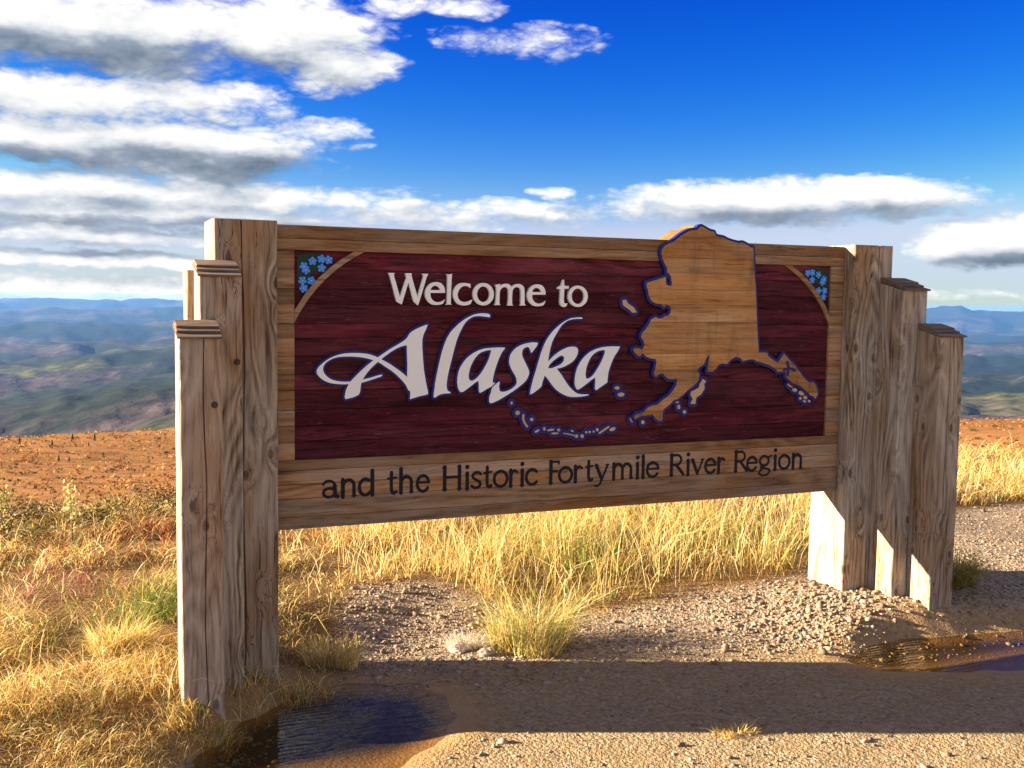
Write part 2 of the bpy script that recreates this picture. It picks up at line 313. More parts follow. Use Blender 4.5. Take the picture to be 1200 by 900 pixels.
WEL = {'W':([[(4907,16476),(5205,16476),(5166,16382),(5455,15436),(5750,16301),(5683,16479),(5984,16485),(5969,16399),(6259,15447),(6537,16393),(6449,16473),(6758,16473),(6688,16358),(6293,15078),(6083,15237),(5842,16097),(5535,15107),(5300,15228),(4985,16359)]],[]),'e':([[(7542,15647),(7545,15740),(7541,15769),(7507,15890),(7450,15981),(7425,16012),(7369,16062),(7340,16079),(7275,16102),(7208,16116),(7145,16121),(7082,16118),(7013,16105),(6904,16071),(6835,16030),(6801,16003),(6738,15941),(6711,15906),(6666,15823),(6633,15735),(6614,15666),(6610,15617),(6615,15565),(6625,15499),(6643,15429),(6689,15332),(6756,15246),(6815,15194),(6882,15150),(6951,15121),(7023,15107),(7136,15101),(7260,15112),(7368,15134),(7431,15158),(7458,15178),(7482,15209),(7545,15358),(7502,15321),(7457,15292),(7364,15252),(7297,15233),(7232,15224),(7168,15226),(7069,15252),(7035,15266),(6975,15305),(6906,15389),(6874,15455),(6864,15492),(6853,15636)]],[[(6860,15758),(6872,15810),(6891,15853),(6946,15911),(6990,15941),(7013,15950),(7061,15959),(7110,15958),(7185,15939),(7250,15899),(7311,15822),(7332,15765)]]),'l':([[(7599,16461),(7882,16490),(7870,16505),(7864,16472),(7850,16204),(7829,15673),(7821,15239),(7830,15149),(7846,15114),(7866,15113),(7883,15124),(7895,15125),(7571,15122),(7596,15102),(7613,15098),(7628,15129),(7639,15218),(7653,15658),(7659,16199),(7656,16379),(7649,16465),(7636,16493)]],[]),'c':([[(8751,16064),(8762,15884),(8691,15930),(8629,15959),(8566,15974),(8498,15979),(8465,15975),(8398,15954),(8332,15918),(8303,15896),(8274,15870),(8222,15808),(8182,15741),(8156,15673),(8149,15638),(8144,15603),(8145,15533),(8159,15461),(8185,15397),(8225,15343),(8250,15320),(8309,15283),(8431,15252),(8514,15247),(8549,15250),(8582,15256),(8715,15301),(8850,15359),(8827,15293),(8788,15206),(8761,15173),(8688,15133),(8600,15110),(8475,15093),(8393,15095),(8267,15116),(8184,15145),(8147,15166),(8113,15193),(8052,15260),(8026,15297),(7982,15379),(7950,15472),(7932,15565),(7929,15608),(7936,15693),(7945,15735),(7975,15816),(7996,15858),(8048,15935),(8110,15997),(8145,16022),(8221,16063),(8298,16091),(8417,16109),(8520,16104)]],[]),'o':([[(9898,15621),(9887,15507),(9850,15398),(9790,15300),(9710,15218),(9613,15156),(9505,15117),(9391,15103),(9277,15115),(9169,15151),(9072,15211),(8990,15290),(8929,15386),(8890,15493),(8876,15606),(8887,15719),(8924,15827),(8983,15924),(9062,16006),(9158,16068),(9265,16107),(9378,16122),(9492,16112),(9601,16076),(9699,16017),(9782,15938),(9844,15842),(9884,15734)]],[[(9697,15618),(9691,15537),(9668,15461),(9632,15392),(9583,15335),(9524,15291),(9459,15264),(9389,15254),(9320,15262),(9254,15288),(9194,15330),(9144,15386),(9107,15453),(9083,15529),(9074,15609),(9081,15688),(9103,15764),(9139,15833),(9187,15890),(9246,15934),(9311,15962),(9380,15972),(9450,15964),(9516,15939),(9576,15897),(9626,15841),(9664,15773),(9688,15698)]]),'m':([[(9947,16040),(10207,16091),(10195,16032),(10197,16013),(10208,16006),(10231,16014),(10339,16079),(10375,16094),(10443,16109),(10511,16112),(10576,16103),(10669,16068),(10710,16035),(10740,15974),(10758,15969),(10784,15979),(10888,16057),(10926,16077),(11010,16100),(11098,16109),(11177,16103),(11250,16080),(11311,16045),(11355,16003),(11372,15977),(11387,15946),(11409,15865),(11425,15635),(11431,15242),(11441,15199),(11454,15170),(11489,15125),(11163,15122),(11210,15148),(11227,15174),(11239,15221),(11245,15519),(11237,15768),(11228,15838),(11207,15887),(11187,15910),(11163,15929),(11106,15955),(11077,15963),(11017,15965),(10956,15953),(10928,15940),(10879,15904),(10839,15852),(10814,15791),(10810,15759),(10800,15463),(10803,15216),(10812,15173),(10826,15147),(10864,15111),(10550,15115),(10585,15141),(10598,15167),(10608,15213),(10625,15510),(10626,15701),(10620,15798),(10604,15852),(10590,15876),(10546,15924),(10490,15956),(10433,15965),(10371,15951),(10288,15903),(10263,15881),(10218,15825),(10192,15757),(10183,15678),(10174,15284),(10183,15191),(10193,15166),(10220,15131),(9926,15128),(9962,15161),(9976,15186),(9997,15286),(10020,15537),(10029,15754),(10020,15925),(9992,15991)]],[]),'e2':([[(12486,15637),(12484,15758),(12461,15848),(12448,15879),(12391,15970),(12338,16028),(12310,16050),(12249,16081),(12216,16090),(12150,16104),(12087,16109),(12023,16106),(11956,16094),(11847,16059),(11812,16041),(11745,15992),(11713,15963),(11656,15896),(11633,15857),(11595,15769),(11562,15657),(11558,15608),(11563,15556),(11592,15421),(11639,15325),(11707,15239),(11766,15188),(11833,15144),(11902,15115),(11973,15101),(12048,15095),(12169,15100),(12317,15127),(12380,15151),(12406,15171),(12429,15202),(12450,15242),(12491,15350),(12404,15284),(12312,15245),(12245,15226),(12181,15217),(12117,15219),(12018,15244),(11953,15277),(11925,15298),(11899,15322),(11855,15381),(11823,15447),(11813,15484),(11800,15627)]],[[(11806,15748),(11825,15822),(11851,15862),(11890,15901),(11956,15939),(12004,15948),(12053,15948),(12128,15928),(12193,15888),(12255,15811),(12276,15755)]]),'t':([[(13417,16361),(13454,16063),(13690,16060),(13670,15928),(13448,15924),(13432,15447),(13434,15376),(13448,15294),(13468,15258),(13484,15246),(13542,15240),(13631,15248),(13592,15162),(13574,15130),(13553,15107),(13530,15092),(13477,15074),(13448,15072),(13393,15080),(13335,15105),(13287,15144),(13255,15196),(13236,15262),(13229,15350),(13243,15582),(13250,15901),(13104,15918),(13100,15962),(13115,15998),(13138,16012),(13240,16053),(13268,16080),(13291,16122),(13311,16176),(13352,16320)]],[]),'o2':([[(14686,15594),(14676,15482),(14639,15375),(14580,15279),(14499,15198),(14402,15137),(14294,15099),(14179,15085),(14064,15097),(13955,15133),(13856,15191),(13773,15270),(13710,15364),(13670,15469),(13655,15580),(13666,15691),(13701,15797),(13760,15893),(13840,15973),(13936,16034),(14044,16073),(14158,16088),(14273,16077),(14383,16042),(14482,15984),(14566,15906),(14630,15812),(14671,15706)]],[[(14501,15592),(14495,15509),(14472,15431),(14433,15360),(14382,15301),(14320,15256),(14250,15228),(14176,15218),(14102,15226),(14032,15253),(13968,15296),(13914,15354),(13874,15423),(13848,15501),(13838,15582),(13844,15664),(13867,15743),(13905,15813),(13956,15872),(14018,15917),(14087,15945),(14161,15956),(14235,15948),(14305,15922),(14369,15879),(14423,15821),(14465,15752),(14491,15674)]])}
MAPM = [(20813,19106),(21047,19004),(21282,18902),(21549,18856),(21655,18664),(22125,18597),(22364,18493),(22670,18418),(23011,18362),(23248,18393),(23456,18320),(23736,18170),(23880,18175),(24135,15893),(24304,14069),(24432,12885),(24947,12882),(25012,12711),(25194,12564),(25435,12440),(25647,12340),(25732,12437),(25843,12607),(26014,12792),(26200,12629),(26448,12405),(26760,12156),(27013,11881),(27332,11529),(27584,11326),(27984,11269),(28146,11092),(28250,10840),(28259,10639),(28145,10442),(28054,10419),(28048,10544),(27832,10574),(27673,10702),(27420,10907),(27107,11112),(26617,11269),(26431,11420),(26184,11597),(26174,11818),(26111,11893),(25697,11850),(25452,12049),(25150,12199),(24735,12325),(24322,12426),(24173,12525),(23855,12528),(23570,12458),(23484,12435),(23423,12532),(23276,12629),(22990,12655),(22709,12491),(22557,12305),(22239,12342),(22044,12278),(21855,12047),(21664,11916),(21398,11933),(21405,12172),(21455,12537),(21493,12802),(21326,12650),(21182,12320),(20878,12125),(20767,11981),(20926,11847),(20897,11549),(20749,11353),(20523,11191),(20221,10999),(19960,10774),(19736,10614),(19471,10554),(19251,10330),(18917,10109),(18870,9913),(18880,9585),(18709,9524),(18518,9629),(18324,9864),(17989,9841),(17693,9818),(17328,9666),(17266,9798),(17395,9924),(17763,9978),(18053,10231),(18274,10323),(18572,10347),(18792,10538),(19162,10759),(19419,11016),(19601,11275),(19652,11602),(19289,11576),(19099,11612),(18828,11877),(18604,11848),(18420,11720),(18304,11885),(18373,12079),(18453,12402),(18395,12598),(18060,12633),(17835,12732),(17646,12894),(17539,12747),(17392,12748),(17242,12897),(17106,13071),(17272,13135),(17493,13108),(17620,13043),(17747,13248),(17705,13441),(17551,13667),(17584,13827),(17798,14052),(17976,14278),(18081,14503),(18337,14634),(18525,14551),(18747,14604),(18857,14702),(19044,14703),(19153,14833),(19187,14986),(19116,15180),(18954,15233),(18765,15121),(18633,15258),(18281,15309),(18055,15444),(17922,15689),(17884,15908),(17783,16125),(17791,16290),(18218,16408),(18596,16525),(18850,16585),(18843,16365),(18893,16200),(19152,16150),(19213,16261),(19138,16592),(19037,16755),(18907,16807),(18913,17028),(18766,17244),(18631,17515),(18561,17732),(18588,17897),(18741,18094),(18993,18212),(19309,18360),(19625,18591),(19879,18738),(20199,18888),(20589,18931),(20716,19074)]
ISL = [[(10907,10614),(10900,10579),(10878,10553),(10848,10544),(10818,10555),(10796,10581),(10787,10617),(10795,10653),(10816,10678),(10846,10687),(10876,10677),(10899,10650)],[(11261,10196),(11272,10147),(11252,10097),(11206,10060),(11147,10046),(11090,10059),(11050,10095),(11039,10145),(11059,10194),(11104,10231),(11164,10245),(11221,10232)],[(11403,10052),(11399,9824),(11481,9646),(11621,9458),(11688,9444),(11699,9505),(11563,9687),(11493,9835),(11498,10046),(11452,10093)],[(11968,9813),(11957,9773),(11926,9745),(11882,9735),(11838,9747),(11806,9778),(11793,9818),(11805,9858),(11836,9886),(11879,9896),(11923,9884),(11956,9853)],[(12284,9321),(12281,9289),(12247,9251),(12190,9216),(12125,9194),(12070,9190),(12039,9206),(12042,9237),(12076,9275),(12133,9310),(12198,9332),(12253,9336)],[(12596,9349),(12588,9304),(12566,9273),(12535,9262),(12504,9275),(12481,9308),(12472,9353),(12480,9397),(12502,9429),(12532,9440),(12563,9427),(12587,9393)],[(13068,9307),(13045,9282),(12975,9258),(12875,9242),(12773,9238),(12697,9246),(12666,9266),(12689,9291),(12759,9314),(12859,9331),(12960,9335),(13037,9327)],[(13361,9269),(13352,9233),(13327,9207),(13291,9198),(13255,9209),(13229,9237),(13218,9274),(13227,9310),(13253,9336),(13288,9345),(13324,9334),(13351,9306)],[(13297,9118),(13271,9095),(13197,9078),(13095,9071),(12993,9076),(12917,9092),(12888,9114),(12914,9137),(12987,9154),(13089,9161),(13192,9156),(13268,9140)],[(13535,9080),(13850,9023),(14144,8943),(14176,8959),(14156,8990),(13860,9071),(13543,9128),(13512,9108)],[(14318,8940),(14306,8899),(14270,8871),(14220,8861),(14170,8874),(14133,8906),(14119,8947),(14131,8988),(14167,9016),(14217,9026),(14267,9013),(14304,8981)],[(14619,8928),(14607,8884),(14575,8852),(14529,8841),(14484,8855),(14449,8890),(14436,8935),(14448,8980),(14480,9012),(14525,9022),(14571,9008),(14605,8974)],[(14063,9169),(14045,9153),(14013,9148),(13977,9157),(13946,9176),(13929,9201),(13929,9225),(13947,9242),(13978,9247),(14014,9238),(14046,9219),(14063,9194)],[(14802,9107),(14795,9076),(14776,9054),(14748,9047),(14721,9056),(14700,9080),(14692,9111),(14699,9141),(14718,9163),(14746,9171),(14773,9161),(14794,9138)],[(14994,9112),(14986,9084),(14963,9063),(14931,9057),(14899,9066),(14875,9088),(14866,9117),(14874,9145),(14897,9166),(14928,9172),(14961,9163),(14985,9141)],[(15191,9126),(15184,9101),(15164,9084),(15137,9078),(15109,9086),(15089,9105),(15081,9130),(15088,9154),(15107,9172),(15135,9177),(15163,9170),(15183,9151)],[(15401,9209),(15393,9168),(15368,9139),(15334,9129),(15299,9141),(15273,9172),(15263,9214),(15271,9255),(15296,9284),(15330,9294),(15365,9282),(15391,9251)],[(15477,9006),(15706,9135),(15981,9291),(15992,9348),(15927,9362),(15653,9206),(15425,9077),(15413,9020)],[(16318,9261),(16316,9214),(16272,9166),(16197,9128),(16112,9111),(16040,9119),(16000,9151),(16002,9197),(16046,9246),(16121,9284),(16205,9301),(16278,9292)],[(17306,9657),(17311,9586),(17290,9531),(17248,9506),(17198,9517),(17151,9563),(17121,9630),(17116,9700),(17137,9756),(17178,9781),(17229,9770),(17276,9724)],[(17929,9492),(17918,9442),(17883,9406),(17836,9394),(17788,9409),(17752,9447),(17737,9498),(17749,9548),(17783,9584),(17830,9596),(17879,9581),(17915,9543)],[(16496,11199),(16478,11158),(16429,11129),(16361,11119),(16292,11132),(16241,11163),(16222,11205),(16239,11246),(16288,11275),(16356,11285),(16425,11273),(16476,11241)],[(16771,10889),(16753,10838),(16690,10797),(16599,10778),(16504,10785),(16431,10817),(16399,10865),(16417,10916),(16480,10957),(16571,10976),(16666,10969),(16739,10938)],[(19837,10453),(19826,10413),(19793,10385),(19747,10376),(19701,10388),(19667,10417),(19653,10457),(19664,10497),(19697,10525),(19742,10535),(19789,10523),(19823,10493)],[(19944,10183),(19934,10127),(19904,10086),(19862,10072),(19819,10088),(19786,10131),(19773,10188),(19782,10244),(19812,10285),(19855,10299),(19898,10283),(19930,10240)],[(20288,9929),(20277,9884),(20244,9851),(20198,9840),(20152,9854),(20117,9888),(20103,9934),(20114,9979),(20147,10012),(20192,10023),(20239,10009),(20274,9975)],[(21219,11563),(21424,11445),(21294,11305),(21336,11075),(21144,10793),(20882,10656),(20820,10514),(20826,10314),(20527,10322),(20589,10463),(20666,10546),(20512,10778),(20540,10948),(20770,11029),(20999,11139),(21027,11310)],[(16548,15424),(16733,15467),(16878,15264),(17164,15103),(17359,14858),(17124,14835),(16885,15018),(16600,15179)],[(26195,11659),(26187,11622),(26162,11595),(26127,11586),(26090,11597),(26063,11624),(26052,11661),(26060,11698),(26085,11725),(26120,11734),(26157,11724),(26184,11696)],[(26729,11051),(26679,11029),(26600,11038),(26511,11075),(26437,11131),(26397,11189),(26403,11236),(26452,11258),(26532,11249),(26620,11212),(26695,11157),(26734,11098)],[(27018,10853),(26982,10812),(26915,10792),(26834,10800),(26763,10834),(26719,10883),(26714,10936),(26750,10977),(26817,10997),(26898,10989),(26970,10956),(27014,10906)],[(27499,10670),(27455,10620),(27372,10597),(27273,10607),(27184,10648),(27129,10709),(27123,10772),(27167,10822),(27250,10845),(27349,10834),(27438,10794),(27493,10733)],[(27686,10425),(27642,10389),(27578,10378),(27511,10394),(27458,10433),(27434,10485),(27445,10536),(27489,10572),(27553,10583),(27620,10567),(27673,10528),(27697,10476)],[(27317,10446),(27309,10407),(27283,10378),(27247,10368),(27210,10380),(27182,10410),(27171,10450),(27179,10490),(27204,10518),(27240,10528),(27277,10517),(27305,10487)],[(27619,10238),(27590,10218),(27544,10215),(27493,10230),(27450,10258),(27428,10293),(27432,10325),(27461,10345),(27507,10348),(27558,10333),(27600,10305),(27623,10270)],[(27905,10282),(27895,10247),(27865,10222),(27822,10214),(27779,10225),(27746,10251),(27733,10286),(27743,10321),(27774,10346),(27816,10355),(27860,10344),(27892,10318)]]
FJ = [[(26213,12373),(26314,12101),(26271,11707)],[(26021,11967),(26346,12052),(26712,11938)]]
TXT = [('a',200,271,669),('n',282,351,669),('d',361,436,670),('t',494,536,669),('h',546,613,671),('e',626,691,671),('H',749,845,673),('i',860,881,670),('s',886,944,672),('t',952,992,671),('o',997,1075,672),('r',1077,1121,671),('i',1134,1156,671),('c',1159,1230,672),('F',1280,1336,673),('o',1330,1409,673),('r',1412,1457,673),('t',1477,1515,673),('y',1526,1602,674),('m',1619,1735,675),('i',1749,1773,673),('l',1779,1806,673),('e',1809,1885,674),('R',1941,2027,676),('i',2038,2063,675),('v',2067,2144,676),('e',2147,2218,676),('r',2222,2267,675),('R',2323,2407,676),('e',2400,2469,675),('g',2473,2559,676),('i',2566,2594,674),('o',2598,2677,675),('n',2685,2753,675)]

# ------------------------------------------------------------------ terrain shape
BARE = [(-.85, -1.7), (-.62, -1.02), (-.36, -.66), (-.10, -.42), (.08, -.22), (.36, -.02), (.42, .45), (.58, .92), (1.0, .95),
        (1.25, .55), (1.6, .38), (1.75, .34), (2.1, .30), (2.6, .26), (2.95, .30), (3.3, .55), (4.2, 1.0), (5.0, 1.45),
        (6.4, 1.55), (9, 1.2), (16, -1), (30, -12), (-12, -30), (-2.5, -6)]
ROAD = [(-.9, -1.75), (-.55, -1.0), (-.25, -.55), (.05, -.12), (.5, -.10), (1.0, -.16), (1.6, -.22), (2.2, -.36), (2.7, -.42),
        (3.3, -.55), (3.9, -.62), (4.6, -.4), (6, -.2), (9, -.6), (16, -3), (30, -14), (-12, -30), (-2.5, -6)]
# where the ground lies lower, at road level
LOW = [(-3.2, -1.9), (-1.3, -.75), (-.62, -.62), (-.28, -.50), (-.02, -.10), (.16, .22), (.5, .48), (1.0, .55), (1.6, .45), (2.1, .20), (2.5, -.12),
       (2.8, -.42), (3.3, -.55), (3.9, -.62), (4.6, -.4), (6, -.2), (9, -.6), (16, -3), (30, -14), (-12, -30), (-4.5, -6)]
PUD_L = [(-.04, -.14), (.09, -.06), (.34, -.10), (.58, -.21), (.67, -.38), (.65, -.62), (.55, -.82), (.37, -.96), (.12, -1.18),
         (-.40, -1.36), (-.66, -1.10), (-.56, -.74), (-.36, -.52), (-.24, -.37)]
PUD_R = [(2.50, -.62), (2.81, -.46), (3.12, -.43), (3.39, -.49), (3.85, -.57), (4.3, -.7), (4.4, -.95), (3.87, -1.06),
         (3.45, -1.10), (2.91, -1.02), (2.55, -.84)]
WATER_Z = -0.130
SIN, COS = math.sin(YAW), math.cos(YAW)

def fwd_lat(x, y):
    return (x - CAM[0]) * SIN + (y - CAM[1]) * COS, (x - CAM[0]) * COS - (y - CAM[1]) * SIN

def ground_z(x, y, detail=True):
    x = np.asarray(x, float); y = np.asarray(y, float)
    z = np.zeros(x.shape)
    near = (x > -12) & (x < 30) & (y > -30) & (y < 14)
    if near.any():
        nx, ny = x[near], y[near]
        r = poly_sdf(nx, ny, ROAD)
        lw = poly_sdf(nx, ny, LOW)
        zz = -.116 * sstep(.46, -.32, lw + .05 * fbm(nx * 4, ny * 4, 2))
        zz += .035 * fbm(nx * 1.1, ny * 1.1, 3) * sstep(-.1, .4, r)
        zz += .016 * fbm(nx * 4, ny * 4, 4, .6)
        # firm ground kept up round the feet of both post groups
        for qx, qy, qr in ((-.34, -.30, .24), (3.24, -.24, .30)):
            zz = zz * (1 - .85 * np.exp(-(((nx - qx) ** 2 + (ny - qy) ** 2) / qr ** 2) ** 1.5))
        for P, dep, am in ((PUD_L, .040, .11), (PUD_R, .038, .07)):
            s = poly_sdf(nx, ny, P) + am * fbm(nx * 5 + 3, ny * 5, 4)
            k = sstep(.10, -.10, s)
            zz = zz * (1 - k) + (WATER_Z - dep * sstep(.02, -.20, s) * (.35 + .65 * sstep(-.95, -.55, ny)) + .012 * sstep(-.02, .08, s)) * k  # basin deepened at the back, so the painted shade colour lands there
        # gravel heaped round the right-hand posts
        zz += .015 * np.exp(-(((nx - 3.2) / .45) ** 2 + ((ny + .12) / .28) ** 2))
        z[near] = zz
    u, l = fwd_lat(x, y)
    us = 8.0 + .50 * np.clip(l, -5, 6) + .5 * fbm(l * .3, l * 0, 2)
    s = np.maximum(u - us, 0)
    drop = np.where(s < 2, .3 * s * s / 4, .3 + .3 * (s - 2))
    drop = np.where(s > 25, 7.2 + .1 * (s - 25), drop)
    drop = np.where(s > 57, 10.4 + .11 * (s - 57), drop)
    drop = np.where(s > 300, 37.1 + .40 * (s - 300), drop)
    f = sstep(15, 120, u)
    z = z - drop + f * (.035 * np.clip(l, -160, 160) + np.interp(l, [-190, -80, 0], [-12.2, 4.8, 0]) * sstep(40, 220, u) + 5.0 * fbm(x * .014, y * .014, 3) + 1.0 * fbm(x * .06, y * .06, 3))
    return z

def axis(lo, hi, step, far, growth):
    a = list(np.arange(lo, hi + 1e-6, step)); d = step; v = a[-1]
    while v < far: d *= growth; v += d; a.append(v)
    d = step; v = a[0]; b = []
    while v > -far: d *= growth; v -= d; b.append(v)
    return np.array(b[::-1] + a)
gx = axis(-1.4, 4.4, .03, 760, 1.09); gy = axis(-2.2, 1.2, .03, 760, 1.09)
GX, GY = np.meshgrid(gx, gy, indexing='ij')
GZ = ground_z(GX.ravel(), GY.ravel()).reshape(GX.shape)
n0, n1 = GX.shape
idx = np.arange(n0 * n1).reshape(n0, n1)
F = np.stack([idx[:-1, :-1], idx[1:, :-1], idx[1:, 1:], idx[:-1, 1:]], -1).reshape(-1, 4)
Vg = np.stack([GX.ravel(), GY.ravel(), GZ.ravel()], 1)
bare = sstep(.10, -.10, poly_sdf(GX.ravel(), GY.ravel(), BARE) + .12 * fbm(GX.ravel() * 3, GY.ravel() * 3, 3))
road = sstep(.12, -.12, poly_sdf(GX.ravel(), GY.ravel(), ROAD) + .10 * fbm(GX.ravel() * 3 + 9, GY.ravel() * 3, 3))
wet = np.maximum(sstep(.24, -.04, poly_sdf(GX.ravel(), GY.ravel(), PUD_L) + .16 * fbm(GX.ravel() * 5, GY.ravel() * 5 + 4, 3)),
                 sstep(.26, -.04, poly_sdf(GX.ravel(), GY.ravel(), PUD_R) + .16 * fbm(GX.ravel() * 5, GY.ravel() * 5 + 4, 3)))
zone = np.stack([bare, road, wet], 1)

m_ground, t, out = mat('ground_soil')
at = t.add('ShaderNodeAttribute'); at.attribute_name = 'col'
sp = t.add('ShaderNodeSeparateColor'); t.l.new(at.outputs['Color'], sp.inputs[0])
geo = t.add('ShaderNodeNewGeometry'); pos = geo.outputs['Position']
n_f = t.noise(pos, 55, 5, .7); n_m = t.noise(pos, 9, 4, .6); n_l = t.noise(pos, 1.3, 3, .5)
vor = t.add('ShaderNodeTexVoronoi'); t.l.new(pos, vor.inputs[0]); vor.inputs['Scale'].default_value = 70
vor2 = t.add('ShaderNodeTexVoronoi'); t.l.new(pos, vor2.inputs[0]); vor2.inputs['Scale'].default_value = 170
sepc = t.add('ShaderNodeSeparateColor'); t.l.new(vor.outputs['Color'], sepc.inputs[0])
sand = t.ramp(n_f, [(.25, (.15, .10, .05)), (.5, (.33, .24, .128)), (.75, (.46, .355, .21))])
sand = t.mix(t.mapr(sepc.outputs[0], .55, 1.0, 0, .55), sand, (.50, .40, .29))
sand = t.mix(t.mapr(sepc.outputs[1], .75, .95, 0, .5), sand, (.15, .10, .065))
sand = t.mix(t.mapr(n_m, .4, .7, 0, .40), sand, (.34, .215, .09))
grav = t.ramp(sepc.outputs[2], [(0, (.10, .07, .045)), (.4, (.26, .185, .12)), (1, (.45, .36, .26))])
litter = t.ramp(n_f, [(.25, (.085, .05, .02)), (.55, (.22, .135, .05)), (.8, (.38, .26, .11))])
litter = t.mix(t.mapr(n_m, .45, .7, 0, .6), litter, (.20, .09, .04))
# far tundra: red and ochre dwarf birch
n_t1 = t.noise(pos, .9, 6, .68); n_t2 = t.noise(t.mapping(pos, (.05, .05, .1)), 1.0, 4, .55); n_t3 = t.noise(pos, .22, 5, .6)
tundra = t.ramp(n_t1, [(.28, (.10, .045, .016)), (.5, (.28, .125, .038)), (.72, (.42, .225, .07))])
tundra = t.mix(t.mapr(n_t2, .42, .62, 0, .6), tundra, (.30, .145, .05))
tundra = t.mix(t.mapr(n_t3, .52, .64, 0, .75), tundra, (.12, .06, .022))
cd = t.add('ShaderNodeVectorMath', operation='DOT_PRODUCT'); t.l.new(pos, cd.inputs[0]); cd.inputs[1].default_value = (SIN, COS, 0)
ftd = t.mapr(cd.outputs['Value'], 3.5, 9.0, 0, 1, True)
col = t.mix(ftd, litter, tundra)
bcol = t.mix(sp.outputs[1], grav, sand)
col = t.mix(sp.outputs[0], col, bcol)
col = t.mix(t.m('MULTIPLY', sp.outputs[2], .75), col, t.mix(n_m, (.38, .225, .085), (.26, .155, .062)))
spz = t.add('ShaderNodeSeparateXYZ'); t.l.new(pos, spz.inputs[0])         # puddle bed painted darker with depth, standing in for the shade over it
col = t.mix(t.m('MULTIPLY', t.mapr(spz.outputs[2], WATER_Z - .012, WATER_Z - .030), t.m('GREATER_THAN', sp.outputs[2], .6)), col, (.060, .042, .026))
rough = t.mapr(sp.outputs[2], .3, 1.0, .95, .55)
hgt = t.m('MULTIPLY_ADD', vor.outputs['Distance'], -.9, t.m('MULTIPLY_ADD', n_f, .8, t.m('MULTIPLY', vor2.outputs['Distance'], -.5)))
hgt = t.m('MULTIPLY', hgt, t.mapr(sp.outputs[2], .2, 1, 1, .25))
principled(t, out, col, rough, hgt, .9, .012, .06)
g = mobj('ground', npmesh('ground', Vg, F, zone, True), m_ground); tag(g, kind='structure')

# ------------------------------------------------------------------ far hills
# ridges: distance, elevation angle (deg) at azimuth -3 / +7 / +45 / +50, roughness
RID = [(1500, -8.2, -5.6, -6.8, -6.9, .20), (2300, -5.9, -4.2, -5.9, -5.6, .16), (3600, -5.3, -4.0, -4.6, -4.4, .16),
       (5600, -3.5, -2.6, -3.6, -3.4, .16), (8500, -2.6, -2.3, -2.6, -2.5, .14), (13000, -1.55, -1.4, -1.75, -1.8, .12),
       (20000, -.80, -.70, -1.35, -1.35, .07), (29000, -.34, -.36, -.50, -.48, .04)]
A = np.radians(np.linspace(-58, 104, 700))
rr = [420, 900]; kinds = [(None, 0)]
ks = []
NR = 340
R = np.exp(np.linspace(math.log(420), math.log(30500), NR))
AA, RR = np.meshgrid(A, R, indexing='ij')
deg = np.degrees(AA)
Z = np.full(AA.shape, -1e9)
lr = np.log(RR)
rd = [r[0] for r in RID]
base_ang = np.zeros(AA.shape)
tops = []
for k, (d, e0, e1, e2, e3, nz) in enumerate(RID):
    e = np.interp(deg, [-60, -25, -3, 7, 45, 50, 80, 104], [(e0 + e1) / 2, e0 + .2, e0, e1, e2, e3, e2, e1])
    e = e + nz * 3.2 * fbm(deg * .11 + 31 * k, deg * 0 + k, 4, .5) * 1
    if d == 29000:                                           # the lone flat-shouldered mountain
        e = e + .30 * np.exp(-((deg - 45.2) / 2.6) ** 2) + .22 * np.exp(-np.abs(deg - 45.8) / .6) + .15 * np.exp(-((deg - 50.5) / 4.0) ** 2)
    tops.append(d * np.tan(np.radians(e)))
Z = tops[0] * 0 + np.where(RR < 1500, -175 - (RR - 420) * .06, -1e9)
for k, d in enumerate(rd):
    w = .62 if k else .5
    lo = rd[k - 1] if k else 520
    hi = rd[k + 1] if k + 1 < len(rd) else 42000
    wf = math.log(d / lo); wb = math.log(hi / d)
    tt = np.where(RR < d, (math.log(d) - lr) / wf, (lr - math.log(d)) / wb)
    dep = (.035 if k else .05) * d
    prof = tops[k] - dep * (1 - np.cos(np.pi * np.clip(tt, 0, 1))) / 2 * 1.2 - np.where(tt > 1, 1e6, 0)
    Z = np.maximum(Z, prof)
X = CAM[0] + RR * np.sin(AA); Y = CAM[1] + RR * np.cos(AA)
rel = .010 * RR * fbm(X / (RR * .10) * .6 + 3, Y / (RR * .10) * .6, 2) * 0
und = RR * .0085 * (fbm(deg * .8 + lr * 3, lr * 12, 3, .5))
Z = Z + und
ix = np.arange(Z.size).reshape(Z.shape)
F = np.stack([ix[:-1, :-1], ix[:-1, 1:], ix[1:, 1:], ix[1:, :-1]], -1).reshape(-1, 4)
m_hill, t, out = mat('hill_tundra_forest_shade')
geo = t.add('ShaderNodeNewGeometry'); pos = geo.outputs['Position']
ps = t.mapping(pos, (.001, .001, .001))
h1 = t.noise(ps, 1.3, 6, .62); h2 = t.noise(ps, .55, 5, .6, .6); h3 = t.noise(ps, 14.0, 4, .6); h4 = t.noise(ps, .28, 4, .55)
purp = t.mix(t.mapr(h3, .35, .65), (.026, .020, .023), (.090, .062, .060))
olive = t.mix(t.mapr(h3, .35, .65), (.022, .028, .010), (.115, .110, .036))
spruce = t.mix(t.mapr(h3, .35, .65), (.003, .008, .007), (.013, .021, .012))  # dark forest patches, doubling as painted cloud shadow on the hills
c = t.mix(t.mapr(h1, .52, .58), purp, olive)
c = t.mix(t.mapr(h2, .46, .52), c, spruce)  # dark patches: forest and painted cloud shadow
c = t.mix(t.mapr(h4, .48, .58, 0, .9), c, spruce)  # broader dark patches: forest and painted cloud shadow
principled(t, out, c, .95, h3, .3, 40, .1)
hl = mobj('hills', npmesh('hills', np.stack([X.ravel(), Y.ravel(), Z.ravel()], 1), F, None, True), m_hill); tag(hl, kind='structure')

